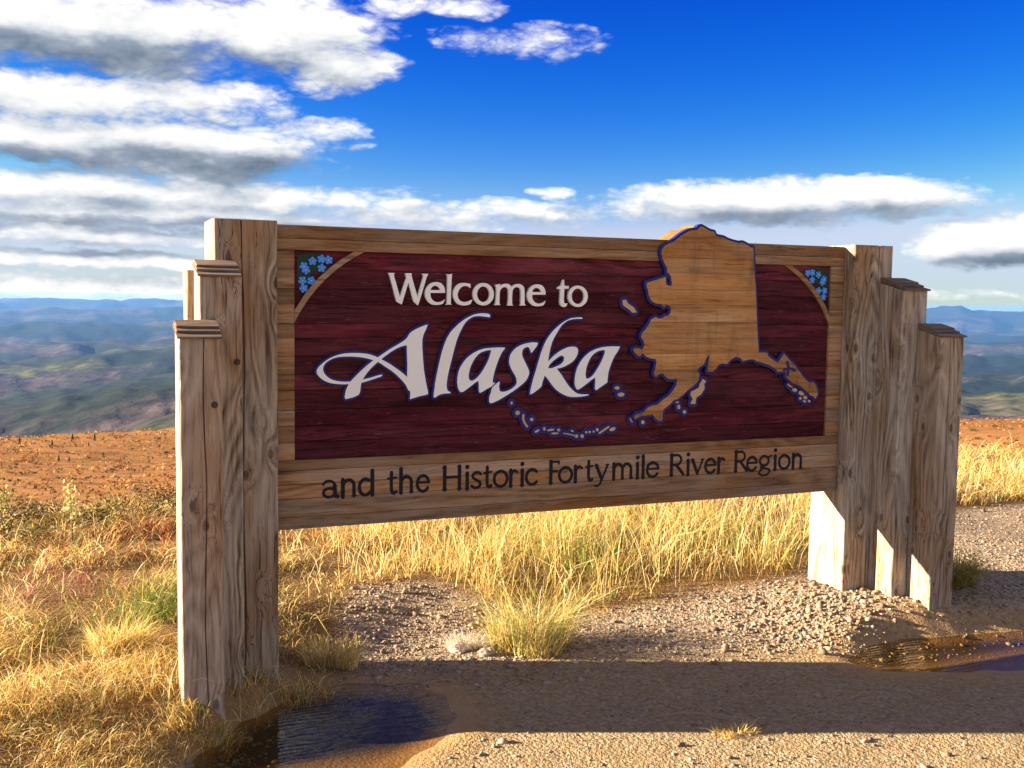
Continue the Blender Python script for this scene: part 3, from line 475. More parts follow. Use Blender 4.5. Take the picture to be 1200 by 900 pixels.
# the air between
m_haze, t, out = mat('blue_air')
pv = t.add('ShaderNodeVolumePrincipled')
pv.inputs['Color'].default_value = (.16, .42, 1.0, 1); pv.inputs['Density'].default_value = 1.9e-5
pv.inputs['Anisotropy'].default_value = .15
t.l.new(pv.outputs[0], out.inputs['Volume'])
zmin = float(min(Z.min(), GZ.min())) - 3
hz = mobj('haze', box_mesh('haze', -31500, 31500, -31500, 31500, zmin, max(8, float(Z.max()) + 6), 0), m_haze)
tag(hz, kind='stuff')

# ------------------------------------------------------------------ puddles
m_water, t, out = mat('puddle_water')
geo = t.add('ShaderNodeNewGeometry'); pos = geo.outputs['Position']
wv = t.add('ShaderNodeTexWave'); wv.wave_type = 'BANDS'; wv.bands_direction = 'Y'
t.l.new(t.mapping(pos, (.35, 1, 1)), wv.inputs[0]); wv.inputs['Scale'].default_value = 11
wv.inputs['Distortion'].default_value = 5; wv.inputs['Detail'].default_value = 3; wv.inputs['Detail Scale'].default_value = 1.4
rip = t.m('MULTIPLY_ADD', t.noise(t.mapping(pos, (.6, 1.6, 1)), 22, 3, .5), .8, t.m('MULTIPLY', wv.outputs['Fac'], .5))
bp = t.add('ShaderNodeBump'); bp.inputs['Strength'].default_value = .7; bp.inputs['Distance'].default_value = .006
t.l.new(t.m('MULTIPLY', rip, t.mapr(t.noise(pos, 2.2, 2, .5), .38, .56, .25, 1.0)), bp.inputs['Height'])
fr = t.add('ShaderNodeFresnel'); bf = t.m('MULTIPLY_ADD', geo.outputs['Backfacing'], 1 / 1.30 - 1.30, 1.30); t.l.new(bf, fr.inputs[0])      # same from either side
tr = t.add('ShaderNodeBsdfTransparent'); tr.inputs[0].default_value = (.76, .67, .48, 1)
gl = t.add('ShaderNodeBsdfGlossy'); gl.inputs['Roughness'].default_value = .03; gl.inputs[0].default_value = (.62, .60, .55, 1); t.l.new(bp.outputs[0], gl.inputs['Normal'])
mx = t.add('ShaderNodeMixShader'); t.l.new(fr.outputs[0], mx.inputs[0]); t.l.new(tr.outputs[0], mx.inputs[1]); t.l.new(gl.outputs[0], mx.inputs[2])
t.l.new(mx.outputs[0], out.inputs[0])
def puddle(P, name):
    c = np.mean(P, 0); Q = [(c[0] + (p[0] - c[0]) * 1.08, c[1] + (p[1] - c[1]) * 1.12) for p in P]
    bm = bmesh.new(); vs_ = [bm.verts.new((x, y, WATER_Z)) for x, y in Q]; bm.faces.new(vs_)
    bmesh.ops.triangulate(bm, faces=bm.faces[:])
    me = bmesh_done(bm, name)
    if me.polygons[0].normal.z < 0: me.flip_normals()
    o = mobj(name, me, m_water); tag(o, kind='structure'); return o
puddle(PUD_L, 'puddle_water'); puddle(PUD_R, 'puddle_water')

# ------------------------------------------------------------------ wood
def wood(name, axis_, dark, mid, light, grey, grain=60, knots=True, greyamt=.5, rough=.85, bstr=.5, cracks=.5, orange=(.30, .14, .05), rings=16, vary=.12, stain=0.0, specks=0.0, ringamt=.16):
    """weathered timber; axis_ 'Z' for posts, 'X' for boards"""
    m, t, out = mat(name)
    tcn = t.add('ShaderNodeTexCoord'); oi = t.add('ShaderNodeObjectInfo')
    off = t.add('ShaderNodeCombineXYZ'); r = oi.outputs['Random']
    for i, k in enumerate((13.7, 29.1, 47.3)): t.l.new(t.m('MULTIPLY', r, k), off.inputs[i])
    p = t.vadd(tcn.outputs['Object'], off.outputs[0])
    s = (1, 1, .045) if axis_ == 'Z' else (.045, 1, 1)
    s2 = (1, 1, .30) if axis_ == 'Z' else (.30, 1, 1)
    # knots bend the grain round themselves
    vk = t.add('ShaderNodeTexVoronoi'); vk.feature = 'F1'; vk.voronoi_dimensions = '2D'
    sx_ = t.add('ShaderNodeSeparateXYZ'); t.l.new(p, sx_.inputs[0]); ck_ = t.add('ShaderNodeCombineXYZ')
    t.l.new(t.m('ADD', sx_.outputs[0], sx_.outputs[1]), ck_.inputs[0]); t.l.new(t.m('MULTIPLY', sx_.outputs[2], .55), ck_.inputs[1])
    t.l.new(ck_.outputs[0], vk.inputs[0]); vk.inputs['Scale'].default_value = 5.6
    kd = vk.outputs['Distance']
    bend = t.mapr(kd, .0, .33, .032, 0.0, True)
    warp = t.vadd(t.noise(t.mapping(p, s2), 7, 3, .5, out=1), (.5, .5, .5), 'SUBTRACT')
    p2 = t.vadd(p, t.vadd(warp, (.05, .05, .05), 'MULTIPLY'))
    if knots:
        cbk = t.add('ShaderNodeCombineXYZ')
        for i in range(3): t.l.new(bend, cbk.inputs[i])
        p2 = t.vadd(p2, cbk.outputs[0])
    pg = t.mapping(p2, s)
    g1 = t.noise(pg, grain, 4, .65); g2 = t.noise(pg, grain * .32, 3, .55); g3 = t.noise(pg, grain * 2.2, 3, .7)
    big = t.noise(t.mapping(p, (1, 1, .35) if axis_ == 'Z' else (.35, 1, 1)), 3.5, 4, .6)
    # growth rings: cathedral figure from a warped distance across the timber
    wr = t.noise(t.mapping(p2, (1, 1, .14) if axis_ == 'Z' else (.14, 1, 1)), 3.2, 2, .5)
    ringf = t.m('FRACT', t.m('MULTIPLY', wr, rings))
    ringf = t.m('MULTIPLY', t.m('ABSOLUTE', t.m('SUBTRACT', ringf, .5)), 2.0)
    gr = t.m('MULTIPLY_ADD', g1, .50, t.m('MULTIPLY_ADD', g2, .28, t.m('MULTIPLY_ADD', g3, .20, t.m('MULTIPLY_ADD', ringf, ringamt, -.5 * ringamt + .05))))
    c = t.ramp(gr, [(.36, dark), (.52, mid), (.70, light)])
    c = t.mix(t.mapr(t.m('MULTIPLY_ADD', big, 1.0, t.m('MULTIPLY', g2, .45)), .66, .86, 0, .80), c, orange)
    gw = t.mapr(t.m('MULTIPLY_ADD', g2, .5, t.noise(t.mapping(p, s2, (5, 1, 8)), 5, 4, .6)), .66, .88, 0, 1)
    c = t.mix(t.m('MULTIPLY', gw, greyamt), c, t.mix(gr, tuple(q * .35 for q in grey), tuple(q * 1.5 for q in grey)))
    c = t.mix(t.mapr(r, 0, 1, .0, .40), c, orange, 'MULTIPLY') if False else t.mix(t.mapr(r, .35, 1, .0, .38), c, orange)
    r2 = t.m('FRACT', t.m('MULTIPLY', r, 7.31))
    hv = t.add('ShaderNodeHueSaturation'); t.l.new(c, hv.inputs['Color']); t.l.new(t.mapr(r2, 0, 1, 1 - vary, 1 + vary), hv.inputs['Value'])
    c = hv.outputs[0]
    if stain:                                                # rain runs down the face and leaves grey streaks
        st1 = t.noise(t.mapping(tcn.outputs['Object'], (1, 1, .10)), 17, 4, .6)
        st2 = t.noise(tcn.outputs['Object'], 3.0, 3, .5)
        c = t.mix(t.m('MULTIPLY', t.m('MULTIPLY', t.mapr(st1, .48, .68), t.mapr(st2, .40, .60)), stain), c, (.105, .072, .045))
        c = t.mix(t.m('MULTIPLY', t.mapr(t.noise(t.mapping(tcn.outputs['Object'], (.5, 1, 1)), 60, 4, .7), .64, .72), .5), c, (.60, .52, .42))
    if specks:                                               # stain worn off the raised grain, black where it has opened
        q1 = t.noise(t.mapping(p2, (.06, 1, 1)), 190, 3, .65); q2 = t.noise(p, 6, 3, .6)
        c = t.mix(t.m('MULTIPLY', t.m('MULTIPLY', t.mapr(q1, .60, .70), t.mapr(q2, .46, .60)), specks), c, (.30, .17, .16))
        q3 = t.noise(t.mapping(p2, (.02, 1, 1)), 75, 4, .7)
        c = t.mix(t.m('MULTIPLY', t.mapr(q3, .42, .34), .9), c, (.004, .002, .002))
    fine = t.mapr(g3, .38, .46, .55, 1.0)
    c = t.mix(1.0, c, t.mix(fine, (.45, .42, .40), (1, 1, 1)), 'MULTIPLY')
    h = gr
    if knots:
        kn = t.mapr(kd, .045, .085, 1, 0, True)
        ring = t.m('MULTIPLY_ADD', t.m('SINE', t.m('MULTIPLY', kd, 260)), .25, .6)
        pick = t.add('ShaderNodeSeparateColor'); t.l.new(vk.outputs['Color'], pick.inputs[0])
        kn = t.m('MULTIPLY', kn, t.m('GREATER_THAN', pick.outputs[0], .35))
        c = t.mix(t.m('MULTIPLY', kn, ring), c, tuple(q * .45 for q in dark))
    if cracks:
        ck = t.noise(t.mapping(p2, (1, 1, .012) if axis_ == 'Z' else (.012, 1, 1)), 26, 3, .6)
        cm = t.mapr(t.m('ABSOLUTE', t.m('SUBTRACT', ck, .5)), .0, .012, 1, 0)
        cm = t.m('MULTIPLY', cm, t.mapr(big, .45, .60))
        c = t.mix(t.m('MULTIPLY', cm, cracks), c, (.012, .008, .005))
        h = t.m('MULTIPLY_ADD', cm, -.5, h)
    principled(t, out, c, rough, h, bstr, .006, .2)
    return m

M_post = wood('weathered_post_timber', 'Z', (.060, .044, .034), (.34, .265, .185), (.58, .48, .36), (.44, .41, .355), 58, True, .72, bstr=1.0, cracks=1.0, rings=24, orange=(.33, .185, .085), ringamt=.20)
M_frame = wood('cedar_board', 'X', (.090, .050, .025), (.29, .170, .082), (.45, .30, .17), (.31, .26, .21), 62, False, .62, orange=(.33, .145, .040), vary=.30)
M_map = wood('oiled_cedar_board', 'X', (.21, .10, .033), (.43, .22, .075), (.55, .32, .13), (.40, .29, .19), 62, False, .30, orange=(.42, .175, .040), rings=8, vary=.30, stain=.8)
M_edge = wood('cedar_end_edge', 'X', (.10, .045, .012), (.24, .105, .026), (.34, .16, .045), (.22, .14, .08), 40, False, .2, orange=(.28, .11, .02))
M_red = wood('red_stained_board', 'X', (.012, .002, .003), (.080, .0085, .016), (.16, .022, .034), (.22, .085, .095), 84, False, .20, .9, 1.0, 1.0, orange=(.07, .006, .012), vary=.32, specks=.55)
M_shake = wood('cedar_shake', 'X', (.05, .034, .024), (.16, .115, .08), (.28, .21, .15), (.24, .21, .185), 60, False, .6, orange=(.20, .12, .065))

def paint(name, col, rough=.55, wear=.15, wearcol=None, scale=40):
    m, t, out = mat(name)
    tcn = t.add('ShaderNodeTexCoord')
    n = t.noise(t.mapping(tcn.outputs['Object'], (.12, 1, 1)), scale, 5, .65)
    wc = wearcol or tuple(c * .55 for c in col)
    c = t.mix(t.mapr(n, .52, .75, 0, wear * 2.0), col, wc)
    n2 = t.noise(tcn.outputs['Object'], 5, 3, .5)
    c = t.mix(t.mapr(n2, .4, .7, 0, wear), c, wc)
    principled(t, out, c, rough, n, .25, .002, .3)
    return m
M_white = paint('white_sign_paint', (.86, .89, .85), .5, .06, (.66, .65, .60))
M_blue = paint('navy_sign_paint', (.012, .014, .16), .5, .2, (.008, .008, .05))
M_isle = paint('bare_cedar_paint', (.56, .38, .22), .6, .15, (.36, .22, .12))
M_black = paint('blue_black_paint', (.006, .007, .014), .75, .04, (.03, .022, .018))
M_petal = paint('petal_blue_paint', (.055, .30, .92), .5, .05)
M_eye = paint('cream_paint', (.85, .80, .62), .5, .1)
M_leaf = paint('dark_green_paint', (.008, .035, .018), .55, .2)
M_iron = paint('rusty_iron', (.05, .035, .028), .6, .4, (.12, .05, .02))

# ------------------------------------------------------------------ the sign
sign = empty('welcome_sign', (1.492, .07, 0))
tag(sign, 'wide wooden welcome sign with dark red panel, white lettering and stepped timber posts', 'sign')
W, BZ, TZ = 2.984, .540, 1.840
SO = Vector((1.492, .07, 0))                                  # sign origin; parts are built in its space

def rel(me):
    me.transform(Matrix.Translation(-SO)); return me

def post_mesh(x0, x1, y0, y1, z0, z1, crack=None, segs=14):
    """square timber with worn arrises and an open drying crack down its front"""
    b = .005
    sec = [(x0 + b, y0)]
    if crack:
        cx = x0 + (x1 - x0) * crack
        sec += [(cx - .0035, y0), (cx, y0 + .012), (cx + .0035, y0)]
    sec += [(x1 - b, y0), (x1, y0 + b), (x1, y1 - b), (x1 - b, y1), (x0 + b, y1), (x0, y1 - b), (x0, y0 + b)]
    bm = bmesh.new(); rings = []
    for k in range(segs + 1):
        z = z0 + (z1 - z0) * k / segs
        wob = [random.uniform(-.0016, .0016) for _ in sec]
        sh = .004 * math.sin(k * .9 + x0 * 30)
        ring = []
        for i, (x, y) in enumerate(sec):
            xx = x + wob[i] + (sh if crack and 1 <= i <= 3 else 0)
            ring.append(bm.verts.new((xx, y + wob[-1 - i], z)))
        rings.append(ring)
    n = len(sec)
    for a, c in zip(rings, rings[1:]):
        for i in range(n): bm.faces.new((a[i], a[(i + 1) % n], c[(i + 1) % n], c[i]))
    bm.faces.new(rings[-1]); bm.faces.new(rings[0][::-1])
    return bmesh_done(bm, 'post')

def add_post(x0, x1, y0, y1, h, crack, cap, side, label=None, bolts=()):
    """side -1 for the left cluster, +1 for the right"""
    o = mobj('post', rel(post_mesh(x0, x1, y0, y1, -.35, h, crack)), M_post, sign)
    if label: o['label'] = label
    if cap:
        # three overlapping courses falling towards the front
        tl = math.radians(13); fr_ = y0; 
        for k in range(3):
            ov = .007; L = (y1 - y0) - .034 * k + (.012 if k == 0 else 0) - .004
            a0 = x0 - (ov if side < 0 else -.002); a1 = x1 + (ov if side > 0 else -.002)
            me = box_mesh('shingle', a0 + .003 * k * (side < 0), a1 - .003 * k * (side > 0), 0, L / math.cos(tl), 0, .0085, .0012, .0012, 1, 5)
            yk = y0 - .012 + (.012 + .034 * k if k else 0)
            me.transform(Matrix.Translation((0, yk, h + .003 + (yk - y0) * math.tan(tl) + k * .0095)) @ Matrix.Rotation(tl, 4, 'X'))
            mobj('shingle', rel(me), M_shake, o)
        for v in o.data.vertices:
            if v.co.z > h - .001: v.co.z += (v.co.y + SO.y - y0) * math.tan(tl)
    for (bx, bz) in bolts:
        bm = bmesh.new()
        bmesh.ops.create_cone(bm, cap_ends=True, segments=16, radius1=.012, radius2=.012, depth=.012,
                              matrix=Matrix.Translation((bx, y0 + .001, bz)) @ Matrix.Rotation(math.pi / 2, 4, 'X'))
        bmesh.ops.create_cone(bm, cap_ends=True, segments=6, radius1=.007, radius2=.007, depth=.010,
                              matrix=Matrix.Translation((bx, y0 - .005, bz)) @ Matrix.Rotation(math.pi / 2, 4, 'X'))
        mobj('bolt', rel(bmesh_done(bm, 'bolt')), M_iron, o)
    return o

def mir(a, b): return (W - b, W - a)
Y1f, Y1b, Y2f, Y3f, YRb = -.073, .213, -.251, -.418, .350
G = .0015
L1, L2, L3 = (-.2565, -G), (-.334, -.172), (-.4265, -.270)
add_post(*L1, Y1f, Y1b, 1.849, .45, False, -1, 'tallest post at the left end, split by a long crack')
add_post(*L2, Y2f, Y1f - G, 1.612, None, True, -1, bolts=[(-.192, 1.28)])
add_post(*L3, Y3f, Y2f - G, 1.378, .58, True, -1, 'shortest left post in front, knotty and grey', bolts=[(-.300, 1.13)])
add_post(*L2, Y1b + G, YRb, 1.645, None, False, -1)
R1, R2, R3 = mir(*L1), mir(*L2), mir(*L3)
add_post(*R1, Y1f, Y1b, 1.849, .62, False, 1, 'tallest post at the right end')
add_post(*R2, Y2f, Y1f - G, 1.612, None, True, 1)
add_post(*R3, Y3f, Y2f - G, 1.378, .42, True, 1, 'shortest right post in front')
add_post(*R2, Y1b + G, YRb, 1.645, None, False, 1)

# --- panel: glued-up boards, the red field cut back behind the frame
YF, YR, YB = 0.0, .012, .140
core = rel(box_mesh('sign_panel', .004, W - .004, .030, YB, BZ + .002, TZ - .004, .002))
panel = mobj('sign_panel', core, M_frame, sign)
X0, X1, Z0, Z1 = .0835, 2.8960, .840, 1.735
def board(x0, x1, yf, z0, z1, m, gap=.0008, nm='board'):
    dy = random.uniform(-.0008, .0008)
    me = box_mesh(nm, x0 + gap, x1 - gap, yf + dy, .0295, z0 + gap, z1 - gap, .0012)
    return mobj(nm, rel(me), m, panel)
rows = [Z0 + (Z1 - Z0) * q for q in (0, .085, .165, .24, .335, .41, .50, .585, .655, .745, .82, .91, 1.0)]
for a, b in zip(rows, rows[1:]):
    board(X0, X1, YR, a, b, M_red)
    sh = random.uniform(-.0, .012)
    board(.0015, X0, YF, a, b, M_frame); board(X1, W - .0015, YF, a, b, M_frame)
board(.0015, W - .0015, YF, Z1, Z1 + .048, M_frame); board(.0015, W - .0015, YF, Z1 + .048, TZ, M_frame)
zz = [BZ, .592, .672, .735, .795, .840]
for a, b in zip(zz, zz[1:]): board(.0015, W - .0015, YF, a, b, M_frame)

# --- shapes cut from outlines: distance field -> contour -> prism
def contour(f, x0, z0, st):
    """zero contour of field f (negative inside): closed loops"""
    nx, nz = f.shape; ins = f < 0; seg = {}
    cells = np.argwhere((ins[:-1, :-1].astype(int) + ins[1:, :-1] + ins[1:, 1:] + ins[:-1, 1:]) % 4 != 0)
    def pt(i, j, k, l):
        a, b = f[i, j], f[k, l]; t = a / (a - b)
        return (x0 + (i + (k - i) * t) * st, z0 + (j + (l - j) * t) * st)
    pts = {}
    for i, j in cells:
        c = [(i, j), (i + 1, j), (i + 1, j + 1), (i, j + 1)]; e = []
        for k in range(4):
            p, q = c[k], c[(k + 1) % 4]
            if ins[p] != ins[q]:
                key = (min(p, q), max(p, q)); pts.setdefault(key, pt(*key[0], *key[1])); e.append((key, ins[p]))
        if len(e) == 2:
            s, d = (e[0], e[1]) if e[0][1] else (e[1], e[0]); seg[s[0]] = d[0]
        else:
            for q in range(4):
                if e[q][1]: seg[e[q][0]] = e[(q + 1) % 4][0] if not ins[c[(q + 1) % 4]] else e[q - 1][0]
    loops = []
    while seg:
        s, n = seg.popitem(); lp = [s]
        while n in seg: lp.append(n); n = seg.pop(n)
        loops.append(np.array([pts[k] for k in lp]))
    return loops

def thin(lp, tol):
    def dp(a):
        if len(a) < 3: return list(a)
        p, q = a[0], a[-1]; d = q - p; L = math.hypot(*d)
        r = a[1:-1] - p
        dist = np.abs(r[:, 0] * d[1] - r[:, 1] * d[0]) / L if L > 1e-9 else np.hypot(*r.T)
        k = int(dist.argmax())
        if dist[k] > tol: return dp(a[:k + 2])[:-1] + dp(a[k + 1:])
        return [p, q]
    h = len(lp) // 2
    return dp(lp[:h + 1])[:-1] + dp(np.vstack([lp[h:], lp[:1]]))[:-1]

def prism(name, loops, yf, yb, side_mat=0):
    loops = [l for l in loops if len(l) >= 3]
    V = []; F = []; MI = []; tri = []; offs = np.cumsum([0] + [len(l) for l in loops])
    area = [sum(p[0] * q[1] - q[0] * p[1] for p, q in zip(l, l[1:] + l[:1])) / 2 for l in loops]
    big_ = max(range(len(loops)), key=lambda i: abs(area[i])); sg = 1 if area[big_] > 0 else -1
    outs = [i for i in range(len(loops)) if area[i] * sg > 0]
    own = {i: [i] for i in outs}
    for j in range(len(loops)):
        if j in own: continue
        best = [i for i in outs if poly_sdf(np.array([loops[j][0][0]]), np.array([loops[j][0][1]]), loops[i])[0] < 0]
        if best: own[min(best, key=lambda i: abs(area[i]))].append(j)
    for i in outs:
        ids = [offs[j] + k for j in own[i] for k in range(len(loops[j]))]
        tri += [tuple(ids[v] for v in f_) for f_ in tessellate_polygon([[Vector((p[0], p[1], 0)) for p in loops[j]] for j in own[i]])]
    flat = [p for l in loops for p in l]; n = len(flat)
    V = [(p[0], yf, p[1]) for p in flat] + [(p[0], yb, p[1]) for p in flat]
    for a, b, c in tri:
        ax, az_ = flat[a]; bx_, bz_ = flat[b]; cx_, cz_ = flat[c]
        if (bx_ - ax) * (cz_ - az_) - (bz_ - az_) * (cx_ - ax) < 0: b, c = c, b
        F.append((a, b, c)); MI.append(0); F.append((c + n, b + n, a + n)); MI.append(side_mat)
    o = 0
    for l in loops:
        m_ = len(l)
        for i in range(m_):
            j = (i + 1) % m_; F.append((o + i, o + i + n, o + j + n, o + j)); MI.append(side_mat)
        o += m_
    me = bpy.data.meshes.new(name); me.from_pydata(V, [], F); me.update()
    me.polygons.foreach_set('material_index', MI)
    bm = bmesh.new(); bm.from_mesh(me); bmesh.ops.recalc_face_normals(bm, faces=bm.faces); bm.to_mesh(me); bm.free()
    return me

def pieces(loops):
    """loops -> one list (outer loop plus its holes) for each separate piece"""
    area = [sum(p[0] * q[1] - q[0] * p[1] for p, q in zip(l, l[1:] + l[:1])) / 2 for l in loops]
    b_ = max(range(len(loops)), key=lambda i: abs(area[i])); sg = 1 if area[b_] > 0 else -1
    res = [[l] for l, a in zip(loops, area) if a * sg > 0]
    for l, a in zip(loops, area):
        if a * sg <= 0:
            inn = [r for r in res if poly_sdf(np.array([l[0][0]]), np.array([l[0][1]]), r[0])[0] < 0]
            if inn: min(inn, key=lambda r: len(r[0])).append(l)
    return res

class Shape:
    """union of outer polygons minus holes, in metres on the panel"""
    def __init__(s, outer, holes=(), st=.0014, pad=.02):
        s.o = [np.array(p) / 10000. for p in outer]; s.h = [np.array(p) / 10000. for p in holes]
        al = np.vstack(s.o); s.x0, s.z0 = al.min(0) - pad; s.st = st
        nx, nz = np.ceil((al.max(0) + pad - (s.x0, s.z0)) / st).astype(int) + 1
        s.X, s.Z = np.meshgrid(s.x0 + np.arange(nx) * st, s.z0 + np.arange(nz) * st, indexing='ij')
        f = np.full(s.X.shape, 1e9)
        for p in s.o: f = np.minimum(f, poly_sdf(s.X, s.Z, p))
        for p in s.h: f = np.maximum(f, -poly_sdf(s.X, s.Z, p))
        s.f = f
    def loops(s, grow=0.0, f=None, tol=.0003):
        f = (s.f if f is None else f) - grow
        f = np.where(f == 0, 1e-9, f)
        return [thin(l, tol) for l in contour(f, s.x0, s.z0, s.st) if len(l) > 5]

# big script word: white faces on one navy outline
allo = []; allh = []
for k, (o_, h_) in BIG.items():
    S = Shape(o_, h_)
    mobj('letter', rel(prism('letter', S.loops(), -.0060, .0115)), M_white, panel)
    allo += o_; allh += h_
S = Shape(allo, (), .0016, .03)
for p in allh:                                                # counters stay open inside the outline
    S.f = np.maximum(S.f, -poly_sdf(S.X, S.Z, np.array(p) / 10000.))
for lp in pieces(S.loops(.0098)):
    mobj('lettering_outline', rel(prism('lettering_outline', lp, -.0020, .0118)), M_blue, panel)
for k, (o_, h_) in WEL.items():
    S = Shape(o_, h_, .0010)
    mobj('letter', rel(prism('letter', S.loops(0.0002), -.0030, .0115)), M_white, panel)

# small engraved line, drawn with a flared pen: (polyline, half widths) in x-height units, x 0..1
def arc(cx, cy, rx, ry, a0, a1, n=14):
    return [(cx + rx * math.cos(math.radians(a0 + (a1 - a0) * k / n)), cy + ry * math.sin(math.radians(a0 + (a1 - a0) * k / n))) for k in range(n + 1)]
TH, TN = .098, .062
def stem(x, z0, z1, top=True, bot=True, s=.07):
    r = [([(x, z0), (x, z1)], TH)]
    if bot: r.append(([(x - s, z0 + .03), (x + s, z0 + .03)], .035))
    if top: r.append(([(x - s, z1 - .03), (x + s * .6, z1 - .03)], .035))
    return r
GL = {
 'a': lambda: [(arc(.42, .68, .36, .28, 165, 20), TN), ([(.78, .70), (.80, .25), (.86, .06), (.98, .05)], TH),
               (arc(.44, .28, .36, .25, 60, 340), .075), ([(.62, .52), (.78, .62)], TN)],
 'n': lambda: stem(.14, 0, .98, True, True, .09) + [([(.14, .68)] + arc(.52, .62, .34, .33, 150, 0) + [(.86, .4), (.86, .02)], .085), ([(.72, .03), (1.0, .03)], .035)],
 'd': lambda: [(arc(.42, .48, .36, .46, 55, 320, 20), .085)] + stem(.84, 0, 1.4, True, True, .09),
 't': lambda: [([(.42, 1.25), (.40, .9), (.40, .3), (.50, .08), (.70, .03), (.92, .12)], .085), ([(.02, .90), (.95, .95)], .055)],
 'h': lambda: stem(.14, 0, 1.4, True, True, .10) + [([(.14, .66)] + arc(.52, .60, .34, .34, 150, 0) + [(.86, .4), (.86, .02)], .085), ([(.72, .03), (1.0, .03)], .035)],
 'e': lambda: [(arc(.5, .48, .42, .46, 8, 325, 22), .082), ([(.10, .54), (.92, .54)], TN)],
 'H': lambda: stem(.13, 0, 1.36, True, True, .11) + stem(.87, 0, 1.36, True, True, .11) + [([(.13, .72), (.87, .72)], TN)],
 'i': lambda: stem(.5, 0, .95, True, True, .40) + [([(.48, 1.32), (.52, 1.33)], .115)],
 's': lambda: [([(.88, .84), (.65, .95), (.38, .93), (.18, .78), (.24, .62), (.50, .50), (.78, .38), (.86, .22), (.68, .05), (.38, .02), (.10, .14)], .078)],
 'o': lambda: [(arc(.5, .48, .42, .46, 0, 360, 26), .082)],
 'r': lambda: stem(.22, 0, .98, True, True, .16) + [([(.22, .62), (.40, .86), (.66, .96), (.95, .86)], .075)],
 'c': lambda: [(arc(.52, .48, .43, .46, 45, 318, 22), .085)],
 'F': lambda: stem(.22, 0, 1.36, True, True, .16) + [([(.22, 1.32), (.98, 1.32)], TN), ([(.22, .72), (.80, .74)], TN), ([(.96, 1.32), (.96, 1.18)], .045)],
 'y': lambda: [([(.10, .96), (.50, .08)], TH), ([(.92, .96), (.55, .15), (.36, -.25), (.20, -.36), (.02, -.32)], .062), ([(.0, .95), (.25, .95)], .035), ([(.76, .95), (1.0, .95)], .035)],
 'm': lambda: stem(.09, 0, .98, True, True, .05) + [([(.09, .66)] + arc(.30, .60, .20, .34, 150, 0) + [(.50, .4), (.50, .02)], .085),
               ([(.50, .66)] + arc(.71, .60, .20, .34, 150, 0) + [(.91, .4), (.91, .02)], .085), ([(.44, .03), (.58, .03)], .035), ([(.85, .03), (1.0, .03)], .035)],
 'l': lambda: stem(.5, 0, 1.4, True, True, .34),
 'R': lambda: stem(.15, 0, 1.36, True, True, .12) + [([(.15, 1.30), (.48, 1.31)] + arc(.50, 1.0, .30, .31, 80, -80) + [(.18, .66)], .070), ([(.48, .66), (.96, .04)], .092)],
 'v': lambda: [([(.12, .94), (.50, .06)], TH), ([(.90, .94), (.53, .06)], .058), ([(.0, .95), (.25, .95)], .035), ([(.76, .95), (1.0, .95)], .035)],
 'g': lambda: [(arc(.44, .62, .32, .32, 0, 360, 22), .075), ([(.70, .85), (.98, .95)], .06), ([(.30, .34), (.20, .20), (.45, .12), (.80, .04), (.86, -.14), (.65, -.34), (.30, -.36), (.08, -.22), (.16, -.02), (.34, .10)], .065)],
}
XH = .0775
def pen_letter(ch, xa, xb):
    w = xb - xa; parts = GL[ch](); st = .0011; pad = .012
    x0, z0 = xa - pad, -.42 * XH - pad
    nx = int((w + 2 * pad) / st) + 2; nz = int((1.95 * XH + 2 * pad) / st) + 2
    Xg, Zg = np.meshgrid(x0 + np.arange(nx) * st, z0 + np.arange(nz) * st, indexing='ij')
    f = np.full(Xg.shape, 1e9)
    for pl, hw in parts:
        P = [(xa + p[0] * w, p[1] * XH) for p in pl]
        for a, b in zip(P, P[1:]):
            ex, ey = b[0] - a[0], b[1] - a[1]; L = ex * ex + ey * ey + 1e-12
            tt = np.clip(((Xg - a[0]) * ex + (Zg - a[1]) * ey) / L, 0, 1)
            f = np.minimum(f, np.hypot(Xg - a[0] - tt * ex, Zg - a[1] - tt * ey) - hw * 1.16 * XH)
    f = np.where(f == 0, 1e-9, f)
    return [thin(l, .0003) for l in contour(f, x0, z0, st) if len(l) > 5]
for ch, xa, xb, zb in TXT:
    lp = pen_letter(ch, xa / 1000., xb / 1000.)
    lp = [[(p[0], p[1] + zb / 1000.) for p in l] for l in lp]
    mobj('letter', rel(prism('letter', lp, -.0012, .010)), M_black, panel)

# --- the carved map, standing proud of the panel and above its top edge
YM = -.016
S = Shape([MAPM], (), .0024, .03)
f = S.f
out_me = prism('state_map', S.loops(.0118, tol=.0005), .0200, .1425)
smap = mobj('state_map', rel(out_me), M_edge, sign)
mobj('map_outline', rel(prism('map_outline', S.loops(.0128, tol=.0005), YM + .004, .0195)), M_blue, smap)
smap['label'] = 'carved wooden map of the state outlined in navy, rising above the panel'
mz = [.80, .93, 1.005, 1.075, 1.13, 1.205, 1.285, 1.36, 1.44, 1.525, 1.60, 1.68, 1.755, 1.83, 1.99]
for a, b in zip(mz, mz[1:]):
    fb = np.maximum(f, np.maximum(a + .0006 - S.Z, S.Z - (b - .0006)))
    lp = S.loops(0, fb, tol=.0005)
    for pc in (pieces(lp) if lp else []):
        mobj('board', rel(prism('board', pc, YM + random.uniform(-.001, .001), YM + .012)), M_map, smap)
